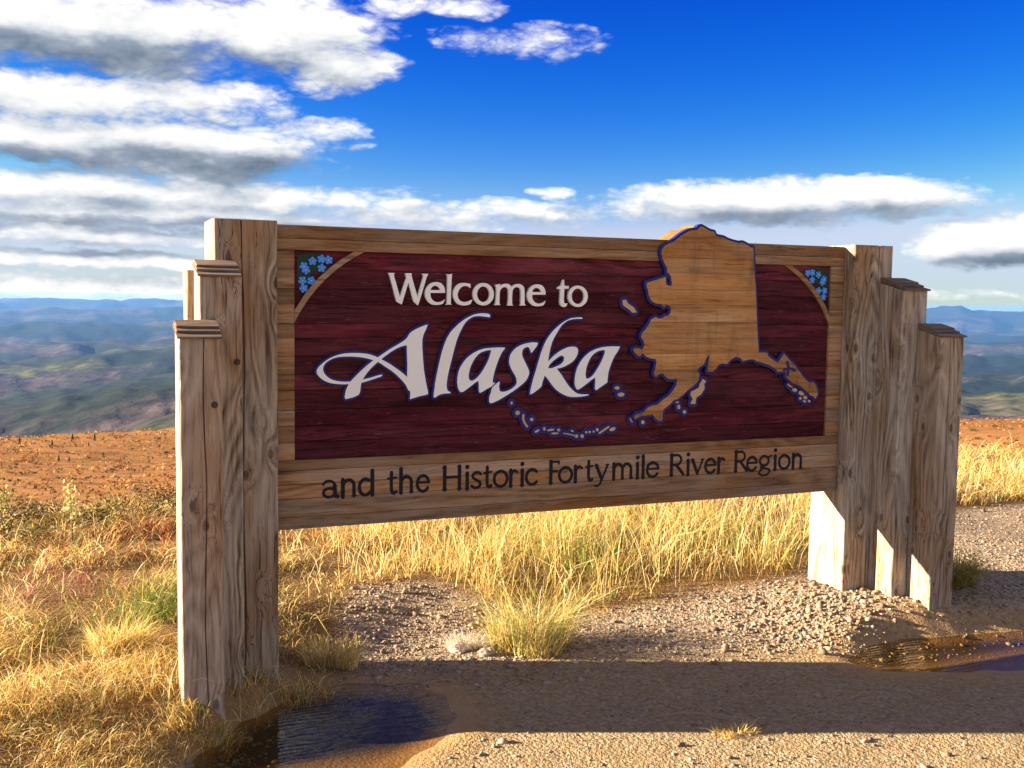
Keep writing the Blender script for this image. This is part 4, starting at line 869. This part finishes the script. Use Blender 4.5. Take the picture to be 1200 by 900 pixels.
def stroke_loops(pl, hw, st=.0012):
    P = [(p[0] / 10000., p[1] / 10000.) for p in pl]; a_ = np.array(P); x0, z0 = a_.min(0) - .02
    nx, nz = ((a_.max(0) + .02 - (x0, z0)) / st).astype(int) + 2
    Xg, Zg = np.meshgrid(x0 + np.arange(nx) * st, z0 + np.arange(nz) * st, indexing='ij'); ff = np.full(Xg.shape, 1e9)
    for a, b in zip(P, P[1:]):
        ex, ey = b[0] - a[0], b[1] - a[1]; L = ex * ex + ey * ey + 1e-12
        tt = np.clip(((Xg - a[0]) * ex + (Zg - a[1]) * ey) / L, 0, 1)
        ff = np.minimum(ff, np.hypot(Xg - a[0] - tt * ex, Zg - a[1] - tt * ey) - hw)
    return [thin(l, .0003) for l in contour(np.where(ff == 0, 1e-9, ff), x0, z0, st)]
for k, pl in enumerate(FJ):
    mobj('fjord_line', rel(prism('fjord_line', stroke_loops(pl, .0062), YM - .0025 - .0006 * k, YM + .006)), M_blue, smap)
S = Shape(ISL, (), .0022, .03)
for lp in pieces(S.loops(.0150, tol=.0005)):
    mobj('island_outline', rel(prism('island_outline', lp, .0010, .0118)), M_blue, panel)
for p in ISL:
    q = [(a / 10000., b / 10000.) for a, b in p]
    mobj('island', rel(prism('island', [q], -.0035, .0100)), M_isle, panel)

# --- corner braces and painted flowers
def corner(mirror):
    fx = (lambda x: W - x + -.0045) if mirror else (lambda x: x)
    n = 26; outer = []; inner = []
    for k in range(n + 1):
        q = k / n; s4 = 4 * q * (1 - q)
        outer.append((.0830 + .2575 * q - .705 * .027 * s4, 1.4780 + .2565 * q + .71 * .027 * s4))
        inner.append((.0830 + .3030 * q - .705 * .036 * s4, 1.4300 + .3045 * q + .71 * .036 * s4))
    lp = [(fx(x), z) for x, z in outer] + [(fx(x), z) for x, z in inner[::-1]]
    mobj('corner_brace', rel(prism('corner_brace', [lp], -.0012, .0110)), M_frame, panel)
    leaf = [(.095, 1.60), (.096, 1.68), (.10, 1.715), (.135, 1.722), (.20, 1.722), (.205, 1.70), (.19, 1.66), (.155, 1.635), (.14, 1.60), (.115, 1.585)]
    mobj('leaf', rel(prism('leaf', [[(fx(x), z) for x, z in leaf]], .0085, .0112)), M_leaf, panel)
    for (cx, cz) in [(.161, 1.690), (.200, 1.7006), (.230, 1.697), (.200, 1.6617), (.133, 1.6517), (.118, 1.607), (.156, 1.6073), (.123, 1.5747), (.124, 1.668)]:
        V = []; F = []; MI = []; a0 = random.uniform(0, 6)
        def disc(x, z, r, e, ang, y, mi, nn=9):
            b = len(V); V.append((x, y - .0012, z))
            for k in range(nn):
                t_ = 2 * math.pi * k / nn; u, v = r * math.cos(t_) * e, r * math.sin(t_)
                V.append((x + u * math.cos(ang) - v * math.sin(ang), y, z + u * math.sin(ang) + v * math.cos(ang)))
            for k in range(nn): F.append((b, b + 1 + k, b + 1 + (k + 1) % nn)); MI.append(mi)
            b2 = len(V)
            for k in range(nn): V.append((V[b + 1 + k][0], .0080, V[b + 1 + k][2]))
            for k in range(nn): F.append((b + 1 + k, b2 + k, b2 + (k + 1) % nn, b + 1 + (k + 1) % nn)); MI.append(mi)
        disc(fx(cx), cz, .0200, 1, 0, .0066, 2)
        for k in range(5):
            a = a0 + k * 2 * math.pi / 5
            disc(fx(cx) + .0116 * math.cos(a), cz + .0116 * math.sin(a), .0069, 1.10, a, .0048, 0)
        disc(fx(cx), cz, .0030, 1, 0, .0034, 1, 7)
        me = bpy.data.meshes.new('flower'); me.from_pydata(V, [], F); me.update(); me.polygons.foreach_set('material_index', MI)
        mobj('flower', rel(me), [M_petal, M_eye, M_leaf], panel)
corner(False); corner(True)

# ------------------------------------------------------------------ grass
def leaf_material(name, rough=.7, trans=.45):
    m, t, out = mat(name)
    a = t.add('ShaderNodeAttribute'); a.attribute_name = 'col'
    d = t.add('ShaderNodeBsdfPrincipled'); t.l.new(a.outputs['Color'], d.inputs['Base Color']); d.inputs['Roughness'].default_value = rough
    d.inputs['Specular IOR Level'].default_value = .25
    tr = t.add('ShaderNodeBsdfTranslucent'); t.l.new(a.outputs['Color'], tr.inputs[0])
    mx = t.add('ShaderNodeMixShader'); mx.inputs[0].default_value = trans
    t.l.new(d.outputs[0], mx.inputs[1]); t.l.new(tr.outputs[0], mx.inputs[2]); t.l.new(mx.outputs[0], out.inputs[0])
    return m
M_grass = leaf_material('dry_grass_blade')
M_leafy = leaf_material('shrub_leaf', .6, .35)

def blades(bx, by, bz, h, lean, width, col, az=None, droop=None):
    """arrays -> vertices, faces, colours of tapered bent blades (7 verts, 5 tris each)"""
    n = len(bx)
    if az is None: az = rng.random(n) * 2 * np.pi
    wz = rng.random(n) * np.pi * 2
    if droop is None: droop = rng.random(n) * .5
    ts = np.array([0, .38, .72, 1.0]); V = np.zeros((n, 7, 3), np.float32); C = np.zeros((n, 7, 3), np.float32)
    dx, dy = np.cos(az), np.sin(az); wx, wy = np.cos(wz), np.sin(wz)
    for k, tt in enumerate(ts):
        hor = lean * h * tt ** 1.7
        ver = h * (tt - droop * tt ** 2.6) * np.sqrt(np.maximum(1 - (np.minimum(lean, .95) * tt ** .8) ** 2 * .75, .04))
        cx = bx + dx * hor; cy = by + dy * hor; cz = bz - .004 + ver
        ww = width * (1 - tt * .55) * .5
        sh = .55 + .45 * min(1, tt * 2.2 + .15)
        if k < 3:
            V[:, 2 * k] = np.stack([cx - wx * ww, cy - wy * ww, cz], 1); V[:, 2 * k + 1] = np.stack([cx + wx * ww, cy + wy * ww, cz], 1)
            C[:, 2 * k] = C[:, 2 * k + 1] = col
        else:
            V[:, 6] = np.stack([cx, cy, cz], 1); C[:, 6] = col
    b = (np.arange(n) * 7)[:, None, None]
    f = np.array([[0, 1, 3], [0, 3, 2], [2, 3, 5], [2, 5, 4], [4, 5, 6]])[None]
    return V.reshape(-1, 3), (b + f).reshape(-1, 3), C.reshape(-1, 3)

PAL = np.array([(.70, .50, .14), (.78, .60, .23), (.58, .35, .075), (.38, .20, .055), (.84, .71, .38), (.30, .13, .045)])
def palette(n, wts):
    k = rng.choice(len(PAL), n, p=np.array(wts) / np.sum(wts))
    return PAL[k] * rng.uniform(.75, 1.2, (n, 1))

def spot(x, y, cx, cy, r):
    return np.exp(-(((x - cx) ** 2 + (y - cy) ** 2) / r ** 2))

POSTS = [L1 + (Y1f, YRb), L2 + (Y2f, Y1f), L3 + (Y3f, Y2f), R1 + (Y1f, YRb), R2 + (Y2f, Y1f), R3 + (Y3f, Y2f)]
def clear_of_posts(x, y):
    k = np.ones(len(x), bool)
    for x0, x1, y0, y1 in POSTS: k &= ~((x > x0 - .004) & (x < x1 + .004) & (y > y0 - .004) & (y < y1 + .004))
    return k

def scatter(n, dmin, dmax, half=34):
    """positions thinning with distance from where one stands"""
    d = np.exp(rng.uniform(math.log(dmin), math.log(dmax), n)); a = YAW + np.radians(rng.uniform(-half, half, n))
    return CAM[0] + d * np.sin(a), CAM[1] + d * np.cos(a), d

def grass_field(name, n, label, seedmode):
    x, y, d = scatter(n, 2.9, 13.0, 30)
    b = poly_sdf(x, y, BARE) + .16 * fbm(x * 3, y * 3, 3)
    clump = fbm(x * 2.6 + 40, y * 2.6, 3)
    tall = sstep(.35, .9, x - (.45 - .12 * y)) * sstep(.15, .6, y) * sstep(9, 5.5, x)      # behind the sign
    keep = (b > 0) & clear_of_posts(x, y)
    dens = np.clip(.50 + 2.4 * clump, .05, 1) * sstep(-.02, .22, b)
    keep &= rng.random(n) < dens
    x, y, d, clump, tall, b = (v[keep] for v in (x, y, d, clump, tall, b)); n = len(x)
    z = ground_z(x, y)
    lie = fbm(x * 1.3 + 9, y * 1.3 + 2, 2)
    h = rng.uniform(.05, .15, n) * (1 + .9 * clump) + tall * rng.uniform(.0, .27, n) * np.clip(.40 + 2.6 * fbm(x * 2.1 + 5, y * 2.1, 2) + .35 * sstep(1.8, 3.2, x), .08, 1.5)
    h *= np.where(rng.random(n) < .04, 1.9, 1.0)
    h *= np.where((x < .15) & (x > -1.6) & (y < -.38), .42, 1.0)
    h *= np.where((x > .0) & (x < .8) & (y > -.3) & (y < 1.3), .42, 1.0)
    lean = np.clip(rng.uniform(.15, 1.05, n) + .35 * (1 - tall) - .10 * tall, .08, 1.25)
    h = np.where((tall < .3), h * 1.25, h)
    flat = rng.random(n) < .28                                  # broken stems lying through the rest
    lean = np.where(flat, rng.uniform(1.0, 1.5, n), lean)
    az = rng.random(n) * 2 * np.pi
    az = np.where((rng.random(n) < .40) & ~flat, -.5 + 6 * lie + rng.normal(0, .7, n), az)
    width = np.exp(rng.normal(math.log(.0026), .40, n)) * np.clip(d / 4.5, .8, 2.4)
    col = palette(n, [2.4, 3, 1.6, 1.3, 3.0, .8])
    pn = fbm(x * 1.1 + 70, y * 1.1, 3)
    br = palette(n, [.6, .2, 1.2, 2.2, .1, 2.2])
    col = np.where((rng.random(n) < np.clip(.14 + 2.2 * pn, 0, .8) * (1 - tall))[:, None], br, col)
    gr = np.clip(spot(x, y, -.50, .62, .32) * 1.0 + .5 * spot(x, y, 1.9, .9, .5) + .4 * spot(x, y, 3.0, 1.0, .6) + .45 * spot(x, y, -.2, 1.1, .4) + .07, 0, .8)
    green = np.stack([rng.uniform(.10, .26, n), rng.uniform(.18, .30, n), rng.uniform(.02, .05, n)], 1)
    col = np.where((rng.random(n) < gr)[:, None], green, col)
    rd_ = np.clip(.50 * spot(x, y, -.38, 2.4, .65) + .5 * spot(x, y, .4, 2.6, .5), 0, .75)
    red = np.stack([rng.uniform(.26, .42, n), rng.uniform(.06, .12, n), rng.uniform(.02, .05, n)], 1)
    col = np.where((rng.random(n) < rd_)[:, None], red, col)
    pu = np.clip(.75 * spot(x, y, -.85, 1.35, .35) + .6 * spot(x, y, 3.7, 2.1, .5), 0, .7)
    pur = np.stack([rng.uniform(.22, .34, n), rng.uniform(.08, .13, n), rng.uniform(.08, .12, n)], 1)
    col = np.where((rng.random(n) < pu)[:, None], pur, col)
    V, F, C = blades(x, y, z, h, lean, width, col, az)
    o = mobj(name, npmesh(name, V, F, C), M_grass); tag(o, label, None, None, 'stuff'); o['category'] = 'grass'
    return o
grass_field('dry_grass', 250000, 'dry golden grass covering the ground left of and behind the sign', 0)

# standing seed stalks among the tall grass
n = 9000
x, y, d = scatter(n, 4.2, 10.5)
b = poly_sdf(x, y, BARE)
k = (b > .08) & clear_of_posts(x, y) & (x > .25) & (rng.random(n) < np.where((x > .6) & (y > .25), 1, .2)); x, y, d = x[k], y[k], d[k]; n = len(x)
z = ground_z(x, y); h = rng.uniform(.25, .52, n) * np.where(x < 1.0, .7, 1)
V, F, C = blades(x, y, z, h, rng.uniform(.1, 1.15, n), rng.uniform(.003, .005, n), palette(n, [2, 3, .6, .2, 4, 0]), None, rng.uniform(0, .25, n))
o = mobj('seed_stalks', npmesh('seed_stalks', V, F, C), M_grass); tag(o, 'tall pale seed stalks standing in the grass behind the sign', 'grass', None, 'stuff')

def tuft(name, x, y, r, n, hmin, hmax, lean, pal, label, greenp=0.0, group=None):
    a = rng.random(n) * 2 * np.pi; q = r * np.sqrt(rng.random(n))
    bx, by = np.cos(a) * q, np.sin(a) * q * (.6 + .4 * np.sin(a * 2 + x * 9))
    gz = ground_z(bx + x, by + y)
    col = palette(n, pal)
    g_ = np.stack([rng.uniform(.14, .30, n), rng.uniform(.20, .32, n), rng.uniform(.02, .06, n)], 1)
    col = np.where((rng.random(n) < greenp)[:, None], g_, col)
    ok = clear_of_posts(bx + x, by + y)
    z0 = float(ground_z(np.array([x]), np.array([y]))[0])
    V, F, C = blades(bx[ok], by[ok], (gz - z0)[ok], rng.uniform(hmin, hmax, n)[ok], (rng.uniform(.2, 1, n) * lean)[ok], rng.uniform(.002, .0042, n)[ok], col[ok],
                     (a + rng.normal(0, 1.1, n))[ok], rng.uniform(.05, .6, n)[ok])
    o = mobj(name, npmesh(name, V, F, C), M_grass); o.location = (x, y, z0)
    tag(o, label, 'grass tuft', group); return o
tuft('grass_tuft', 1.22, .04, .20, 1300, .08, .50, 1.25, [3, 2, 2, .5, 4, 0], 'yellow green grass tuft spreading on the gravel under the middle of the sign', .38)
tuft('grass_tuft', 3.66, -.20, .10, 1100, .14, .30, 1.15, [2, 1, 2, 2, .4, .5], 'drooping olive grass tuft beside the right-hand posts', .55)
tuft('grass_tuft', -.36, -.52, .13, 600, .03, .085, 1.2, [2, 2, 2, 1.5, 1, 1], 'matted dry grass tuft at the foot of the front left post', .15)
tuft('grass_tuft', -.62, .30, .12, 700, .10, .22, 1.1, [3, 3, 1, .3, 2, 0], 'bright straw coloured grass tuft left of the sign', .10)
tuft('grass_tuft', .08, -.20, .12, 320, .05, .17, 1.1, [2, 1, 2, 2, 1, .5], 'shaded grass tuft hanging over the puddle by the left posts', .15)
tuft('grass_tuft', .26, .10, .13, 700, .07, .19, .9, [3, 3, 2, 1, 2, .2], 'golden grass tuft just right of the left posts', .06)
tuft('grass_tuft', 1.55, -1.18, .10, 260, .02, .06, 1.3, [3, 3, 2, 1, 2, .2], 'tiny dead grass patch on the sandy road', 0)

# ------------------------------------------------------------------ stones
def ico():
    bm = bmesh.new(); bmesh.ops.create_icosphere(bm, subdivisions=1, radius=1)
    V = np.array([v.co[:] for v in bm.verts]); F = np.array([[v.index for v in f.verts] for f in bm.faces]); bm.free(); return V, F
IV, IF = ico()
def stones(name, x, y, s, cols, sink=.35):
    n = len(x); z = ground_z(x, y)
    P = IV[None] * (1 + rng.uniform(-.42, .34, (n, len(IV), 1)))
    P = P * np.stack([rng.uniform(.7, 1.3, n), rng.uniform(.7, 1.2, n), rng.uniform(.45, .85, n)], 1)[:, None] * s[:, None, None]
    a = rng.random(n) * 2 * np.pi; c, q = np.cos(a)[:, None], np.sin(a)[:, None]
    tl = rng.normal(0, .3, n)[:, None]
    X_, Y_, Z_ = P[..., 0] * c - P[..., 1] * q, P[..., 0] * q + P[..., 1] * c, P[..., 2]
    Y_, Z_ = Y_ * np.cos(tl) - Z_ * np.sin(tl), Y_ * np.sin(tl) + Z_ * np.cos(tl)
    V = np.stack([X_ + x[:, None], Y_ + y[:, None], Z_ + (z + s * (.5 - sink))[:, None]], -1).reshape(-1, 3)
    F = (IF[None] + (np.arange(n) * len(IV))[:, None, None]).reshape(-1, 3)
    C = np.repeat(cols, len(IV), 0)
    return npmesh(name, V, F, C)
m_stone, t, out = mat('gravel_stone')
a = t.add('ShaderNodeAttribute'); a.attribute_name = 'col'; tcn = t.add('ShaderNodeNewGeometry')
nn = t.noise(tcn.outputs['Position'], 160, 3, .6)
principled(t, out, t.mix(t.mapr(nn, .3, .7, 0, .45), a.outputs['Color'], (.10, .07, .05)), .85, nn, .4, .002, .3)
def stone_cols(n):
    base = np.array([(.36, .265, .175), (.40, .31, .215), (.25, .17, .105), (.17, .125, .09), (.35, .22, .12), (.48, .41, .32)])
    return base[rng.choice(6, n, p=[.28, .2, .2, .12, .15, .05])] * rng.uniform(.75, 1.15, (n, 1))
n = 95000
x, y, d = scatter(n, 3.6, 9.0)
b = poly_sdf(x, y, BARE); r_ = poly_sdf(x, y, ROAD)
heap = np.exp(-(((x - 3.0) / .8) ** 2 + ((y + .12) / .40) ** 2))
den = sstep(.10, -.05, b) * sstep(-.32, .06, r_ + .15 * fbm(x * 3, y * 3, 2)) * np.clip(.55 + 1.8 * fbm(x * 2.4, y * 2.4 + 8, 3) + .6 * heap, .05, 1)
k = (rng.random(n) < den) & clear_of_posts(x, y); x, y, d = x[k], y[k], d[k]; heap = heap[k]
s = np.exp(rng.normal(math.log(.0047), .50, len(x))) * (1 + .55 * heap); s = np.clip(s, .0022, .022)
o = mobj('gravel', stones('gravel', x, y, s, stone_cols(len(x))), m_stone); tag(o, 'pale gravel heaped along the foot of the sign', 'gravel', None, 'stuff')
n = 16000
x, y, d = scatter(n, 2.4, 7.5)
r_ = poly_sdf(x, y, ROAD); pd = np.minimum(poly_sdf(x, y, PUD_L), poly_sdf(x, y, PUD_R))
k = (r_ < .05) & (pd > .02) & (rng.random(n) < np.clip(.55 + 1.4 * fbm(x * 3, y * 3, 2), .1, 1)); x, y = x[k], y[k]
s = np.exp(rng.normal(math.log(.0038), .62, len(x))); s = np.clip(s, .0016, .020)
o = mobj('road_pebbles', stones('road_pebbles', x, y, s, stone_cols(len(x)), .45), m_stone); tag(o, 'small pebbles strewn over the sandy road', 'pebbles', None, 'stuff')

# pale rock by the tuft
def rock(x, y, s, label, col):
    bm = bmesh.new(); bmesh.ops.create_icosphere(bm, subdivisions=3, radius=1)
    for v in bm.verts:
        q = 1 + .35 * float(fbm(np.array([v.co.x * 1.6 + x * 7]), np.array([v.co.y * 1.6 + v.co.z * 2.1]), 4)[0]) * 2
        v.co = Vector((v.co.x * s[0] * q, v.co.y * s[1] * q, v.co.z * s[2] * q))
    me = bmesh_done(bm, 'rock')
    a_ = me.attributes.new('col', 'FLOAT_COLOR', 'POINT')
    a_.data.foreach_set('color', np.tile((*col, 1), len(me.vertices)).astype(np.float32))
    o = mobj('rock', me, m_stone); o.location = (x, y, float(ground_z(np.array([x]), np.array([y]))[0]) + s[2] * .35)
    tag(o, label, 'rock')
rock(.88, .10, (.055, .04, .030), 'flat pale rock beside the bleached grass clump', (.58, .50, .41))
rock(.97, -.01, (.040, .03, .026), 'small brown stone in front of the bleached grass clump', (.40, .32, .25))
PAL_ = PAL.copy(); PAL[:] = np.array([(.78, .70, .58), (.82, .76, .66), (.70, .60, .46), (.62, .50, .36), (.85, .80, .72), (.55, .42, .30)])
tuft('grass_tuft', .97, .12, .14, 1300, .03, .12, 1.3, [1, 1, 1, 1, 1, 1], 'bleached whitish grass clump on the gravel left of the yellow tuft', 0)
PAL[:] = PAL_

# fallen stalks lying across the gravel
def lying(p, q, label):
    P = [Vector((p[0], p[1], 0)).lerp(Vector((q[0], q[1], 0)), k / 8) for k in range(9)]
    bm = bmesh.new(); rings = []
    org = P[0].copy(); d_ = (P[-1] - P[0]).normalized(); sd = Vector((-d_.y, d_.x, 0))
    zz = [float(ground_z(np.array([v.x]), np.array([v.y]))[0]) for v in P]
    for k, v in enumerate(P):
        c = v + sd * .02 * math.sin(k * .6) - org; z = max(zz[k], zz[0] * (1 - k / 8) + zz[-1] * k / 8) + .008 + .012 * math.sin(math.pi * k / 8)
        r = .0028 * (1 - .06 * k); rings.append([bm.verts.new((c.x + sd.x * r * math.cos(a), c.y + sd.y * r * math.cos(a), z + r * math.sin(a))) for a in (0, 2.09, 4.19)])
    for a, b_ in zip(rings, rings[1:]):
        for i in range(3): bm.faces.new((a[i], a[(i + 1) % 3], b_[(i + 1) % 3], b_[i]))
    me = bmesh_done(bm, 'dry_stalk'); a_ = me.attributes.new('col', 'FLOAT_COLOR', 'POINT')
    a_.data.foreach_set('color', np.tile((.52, .38, .18, 1), len(me.vertices)).astype(np.float32))
    o = mobj('dry_stalk', me, M_grass); o.location = (org.x, org.y, 0); tag(o, label, 'stalk')
lying((.52, .05), (1.06, -.42), 'long fallen straw stalk reaching from the gravel into the shadow')
lying((1.30, -.95), (1.72, -1.12), 'short fallen stalk lying on the shaded road')
lying((1.72, .02), (2.1, -.20), 'fallen straw stalk on the gravel right of the yellow tuft')
lying((.60, -.25), (.78, -.40), 'short straw stalk at the edge of the left puddle')

# ------------------------------------------------------------------ shrubs, saplings, trees
def tube(bm, pts, r0, r1, n=5):
    rings = []
    for k, p in enumerate(pts):
        p = Vector(p); q = Vector(pts[min(k + 1, len(pts) - 1)]) - Vector(pts[max(k - 1, 0)])
        q.normalize(); s_ = q.orthogonal().normalized(); u_ = q.cross(s_); r = r0 + (r1 - r0) * k / (len(pts) - 1)
        rings.append([bm.verts.new(p + (s_ * math.cos(a) + u_ * math.sin(a)) * r) for a in [2 * math.pi * i / n for i in range(n)]])
    for a, b_ in zip(rings, rings[1:]):
        for i in range(n): bm.faces.new((a[i], a[(i + 1) % n], b_[(i + 1) % n], b_[i]))
    bm.faces.new(rings[-1])
m_bark, t, out = mat('brown_bark'); geo = t.add('ShaderNodeTexCoord')
nn = t.noise(t.mapping(geo.outputs['Object'], (1, 1, .2)), 60, 4, .6)
principled(t, out, t.mix(nn, (.05, .03, .02), (.17, .11, .07)), .9, nn, .5, .003)

def leaf_cloud(cent, size, cols, n):
    """n leaf faces (diamonds) round centres with normal spread"""
    c = np.asarray(cent); k = rng.integers(0, len(c), n)
    return c[k], size * rng.uniform(.6, 1.3, n), cols[rng.integers(0, len(cols), n)] * rng.uniform(.7, 1.25, (n, 1))
def leaf_mesh(name, P, s, C):
    n = len(P); a = rng.normal(size=(n, 3)); a /= np.linalg.norm(a, axis=1)[:, None]
    b = np.cross(a, rng.normal(size=(n, 3))); b /= np.linalg.norm(b, axis=1)[:, None]
    V = np.stack([P - a * s[:, None], P + b * s[:, None] * .42, P + a * s[:, None], P - b * s[:, None] * .42], 1).reshape(-1, 3)
    F = (np.arange(n) * 4)[:, None] + np.array([[0, 1, 2, 3]])
    return npmesh(name, V, F, np.repeat(C, 4, 0))

def shrub(x, y, rx, rz, n, cols, label, group=None, leaf=.012, name='low_shrub'):
    z0 = float(ground_z(np.array([x]), np.array([y]))[0])
    e = empty(name, (x, y, z0)); tag(e, label, 'shrub', group)
    nst = 9; tips = []
    bm = bmesh.new()
    for k in range(nst):
        a = random.uniform(0, 6.28); r = rx * random.uniform(.3, 1); h = rz * random.uniform(.6, 1.05)
        p = [(0, 0, -.02), (.35 * r * math.cos(a), .35 * r * math.sin(a), h * .55), (r * math.cos(a), r * math.sin(a), h)]
        tube(bm, p, max(.004, rz * .02), max(.0015, rz * .006), 4); tips += [np.array(p[1]), np.array(p[2]), (np.array(p[1]) + np.array(p[2])) / 2]
    mobj('branches', bmesh_done(bm, 'branches'), m_bark, e)
    c = np.array(tips); k = rng.integers(0, len(c), n)
    P = c[k] + rng.normal(size=(n, 3)) * np.array([rx * .22, rx * .22, rz * .16]); P[:, 2] = np.abs(P[:, 2])
    C = np.array(cols)[rng.integers(0, len(cols), n)] * rng.uniform(.6, 1.3, (n, 1))
    mobj('foliage', leaf_mesh('foliage', P, leaf * rng.uniform(.6, 1.3, n), C), M_leafy, e)
    return e
DB = [(.06, .035, .015), (.10, .06, .02), (.16, .10, .03), (.05, .045, .015), (.22, .15, .05)]
YB_ = [(.40, .30, .06), (.30, .24, .05), (.16, .16, .04), (.10, .07, .03)]
for (x, y, rx, rz, n, c, lab) in [
        (-1.28, 3.05, .30, .17, 1100, DB, 'dark leafless-looking dwarf shrub at the far left edge'),
        (-.98, 3.30, .28, .15, 1000, DB, 'dark dwarf shrub second from the left edge on the brow'),
        (-.66, 3.00, .30, .14, 1100, YB_ + DB, 'yellowish dwarf shrub on the brow, midway to the sign'),
        (-.34, 3.25, .28, .13, 900, DB + YB_[:1], 'brown dwarf shrub on the brow left of the sign'),
        (-.06, 3.75, .32, .19, 1100, DB, 'dark green dwarf shrub touching the left posts from behind'),
        (-1.05, 2.45, .20, .12, 600, YB_ + DB, 'small olive shrub among the grass at the left edge')]:
    shrub(x, y, rx, rz, n, c, lab)

def sapling(x, y, h, lab, nst=3, nl=150):
    z0 = float(ground_z(np.array([x]), np.array([y]))[0]); e = empty('willow_sapling', (x, y, z0)); tag(e, lab, 'sapling')
    P = []; bm = bmesh.new()
    for k in range(nst):
        a = random.uniform(0, 6.28); hh = h * (1 if k == 0 else random.uniform(.5, .85)); l_ = .10 * hh
        pts = [(0, 0, -.02), (l_ * .3 * math.cos(a), l_ * .3 * math.sin(a), hh * .4), (l_ * math.cos(a), l_ * math.sin(a), hh)]
        tube(bm, pts, .005, .0015, 5)
        for q in np.linspace(.3, 1, 40): P.append(np.array(pts[1]) * (1 - q) + np.array(pts[2]) * q if q > .4 else np.array(pts[1]) * q / .4)
    mobj('stems', bmesh_done(bm, 'stems'), m_bark, e)
    P = np.array(P)[rng.integers(0, len(P), nl)] + rng.normal(size=(nl, 3)) * np.array([.022, .022, .015])
    C = np.array([(.55, .46, .16), (.62, .55, .26), (.42, .36, .10), (.30, .30, .08)])[rng.integers(0, 4, nl)]
    mobj('leaves', leaf_mesh('leaves', P, .014 * rng.uniform(.7, 1.4, nl), C), M_leafy, e)
sapling(-1.20, 2.75, .50, 'tall pale-leaved willow sapling at the left edge of the picture', 4, 260)
sapling(-.80, 2.45, .38, 'slim pale-leaved willow sapling left of the sign', 2, 120)
sapling(6.6, 2.75, .40, 'small green willow sapling right of the right-hand posts', 2, 130)

def spruce(x, y, h, lab, grp):
    z0 = float(ground_z(np.array([x]), np.array([y]))[0]); e = empty('spruce_tree', (x, y, z0 - .05)); tag(e, lab, 'tree', grp)
    bm = bmesh.new(); tube(bm, [(0, 0, -.3), (0, 0, h * .5), (0, 0, h * .97)], h * .03, h * .006, 6); mobj('trunk', bmesh_done(bm, 'trunk'), m_bark, e)
    n = 420; q = rng.random(n) ** .7; a = rng.random(n) * 6.283; lay = .05 * np.sin(q * 60)
    r = h * .21 * (1 - q + .04) * (.55 + .55 * rng.random(n)) * (1 + lay * 6)
    P = np.stack([r * np.cos(a), r * np.sin(a), h * (.06 + .94 * q) - r * .25], 1)
    C = np.array([(.016, .030, .014), (.030, .050, .020), (.045, .060, .024)])[rng.integers(0, 3, n)]
    mobj('crown', leaf_mesh('crown', P, h * .055 * rng.uniform(.6, 1.4, n), C), M_leafy, e)
# low tundra growth that reads as one mass on the far slope
n = 12000
u_ = np.exp(rng.uniform(math.log(32), math.log(325), n)); a_ = YAW + np.radians(rng.uniform(-30, 30, n))
x = CAM[0] + u_ * np.sin(a_); y = CAM[1] + u_ * np.cos(a_); ok = fbm(x * .05 + 3, y * .05, 3) > -.10; x, y, u_ = x[ok], y[ok], u_[ok]; n = len(x)
z = ground_z(x, y); m_ = 9; r_ = rng.uniform(.15, .5, n) * (u_ / 150) ** .5
P = np.stack([x, y, z], 1)[:, None] + rng.normal(size=(n, m_, 3)) * (r_[:, None, None] * np.array([.55, .55, .28])) + np.array([0, 0, .1])
TC = np.array([(.26, .095, .030), (.36, .16, .045), (.20, .08, .026), (.11, .065, .022), (.44, .26, .08), (.07, .055, .02)])
C = TC[rng.choice(6, n, p=[.22, .22, .18, .14, .12, .12])][:, None] * rng.uniform(.7, 1.2, (n, m_, 1))
o = mobj('tundra_growth', leaf_mesh('tundra_growth', P.reshape(-1, 3), np.repeat(r_ * .45, m_) * rng.uniform(.6, 1.3, n * m_), C.reshape(-1, 3)), M_leafy)
tag(o, 'rust red dwarf birch covering the slope beyond the sign', 'ground cover', None, 'stuff')
SPR = [(-6.82, 142.72, 1.00, 'tiny dark spruce nearest the left edge near the crest of the red slope'),
       (-2.89, 133.74, 0.83, 'tiny spruce near the crest of the red slope, second from the left'),
       (-0.57, 149.74, 1.20, 'tallest of the tiny spruces near the crest of the red slope'),
       (2.27, 151.36, 1.09, 'tiny spruce near the crest of the red slope, fourth from the left'),
       (2.44, 117.71, 0.64, 'tiny spruce below the crest, closest to the sign'),
       (-1.91, 107.26, 0.77, 'tiny spruce low on the red slope, left of its twin'),
       (-0.98, 109.34, 0.59, 'tiny spruce low on the red slope, right of its twin'),
       (1.20, 132.02, 0.59, 'dwarf spruce between the two near the crest'),]
for (x, y, h, lab) in SPR: spruce(x, y, h, lab, 'spruces scattered over the red slope')
for (x, y, r) in [(6.01, 129.03, 0.38), (9.63, 125.43, 0.47), (10.92, 130.20, 0.43), (1.45, 83.66, 0.32), (-3.68, 91.53, 0.35), (-2.08, 72.53, 0.18), (5.86, 103.44, 0.25), (126.02, 115.23, 0.72), (112.76, 99.79, 0.43), (133.44, 114.77, 0.49), (78.24, 69.03, 0.48), (77.25, 65.67, 0.34), (107.48, 90.72, 0.58), (138.55, 122.71, 0.62), (109.92, 99.25, 0.56), (3.92, 113.40, 0.31), (-5.41, 102.17, 0.39), (10.79, 154.10, 0.69), ]:
    shrub(x, y, r, r * .45, 260, DB, ('dark low bush dotted on the red slope left of the sign' if x < 40 else 'dark low bush dotted on the red slope right of the sign'), 'bushes dotted on the red slope', r * .12, 'tundra_bush')
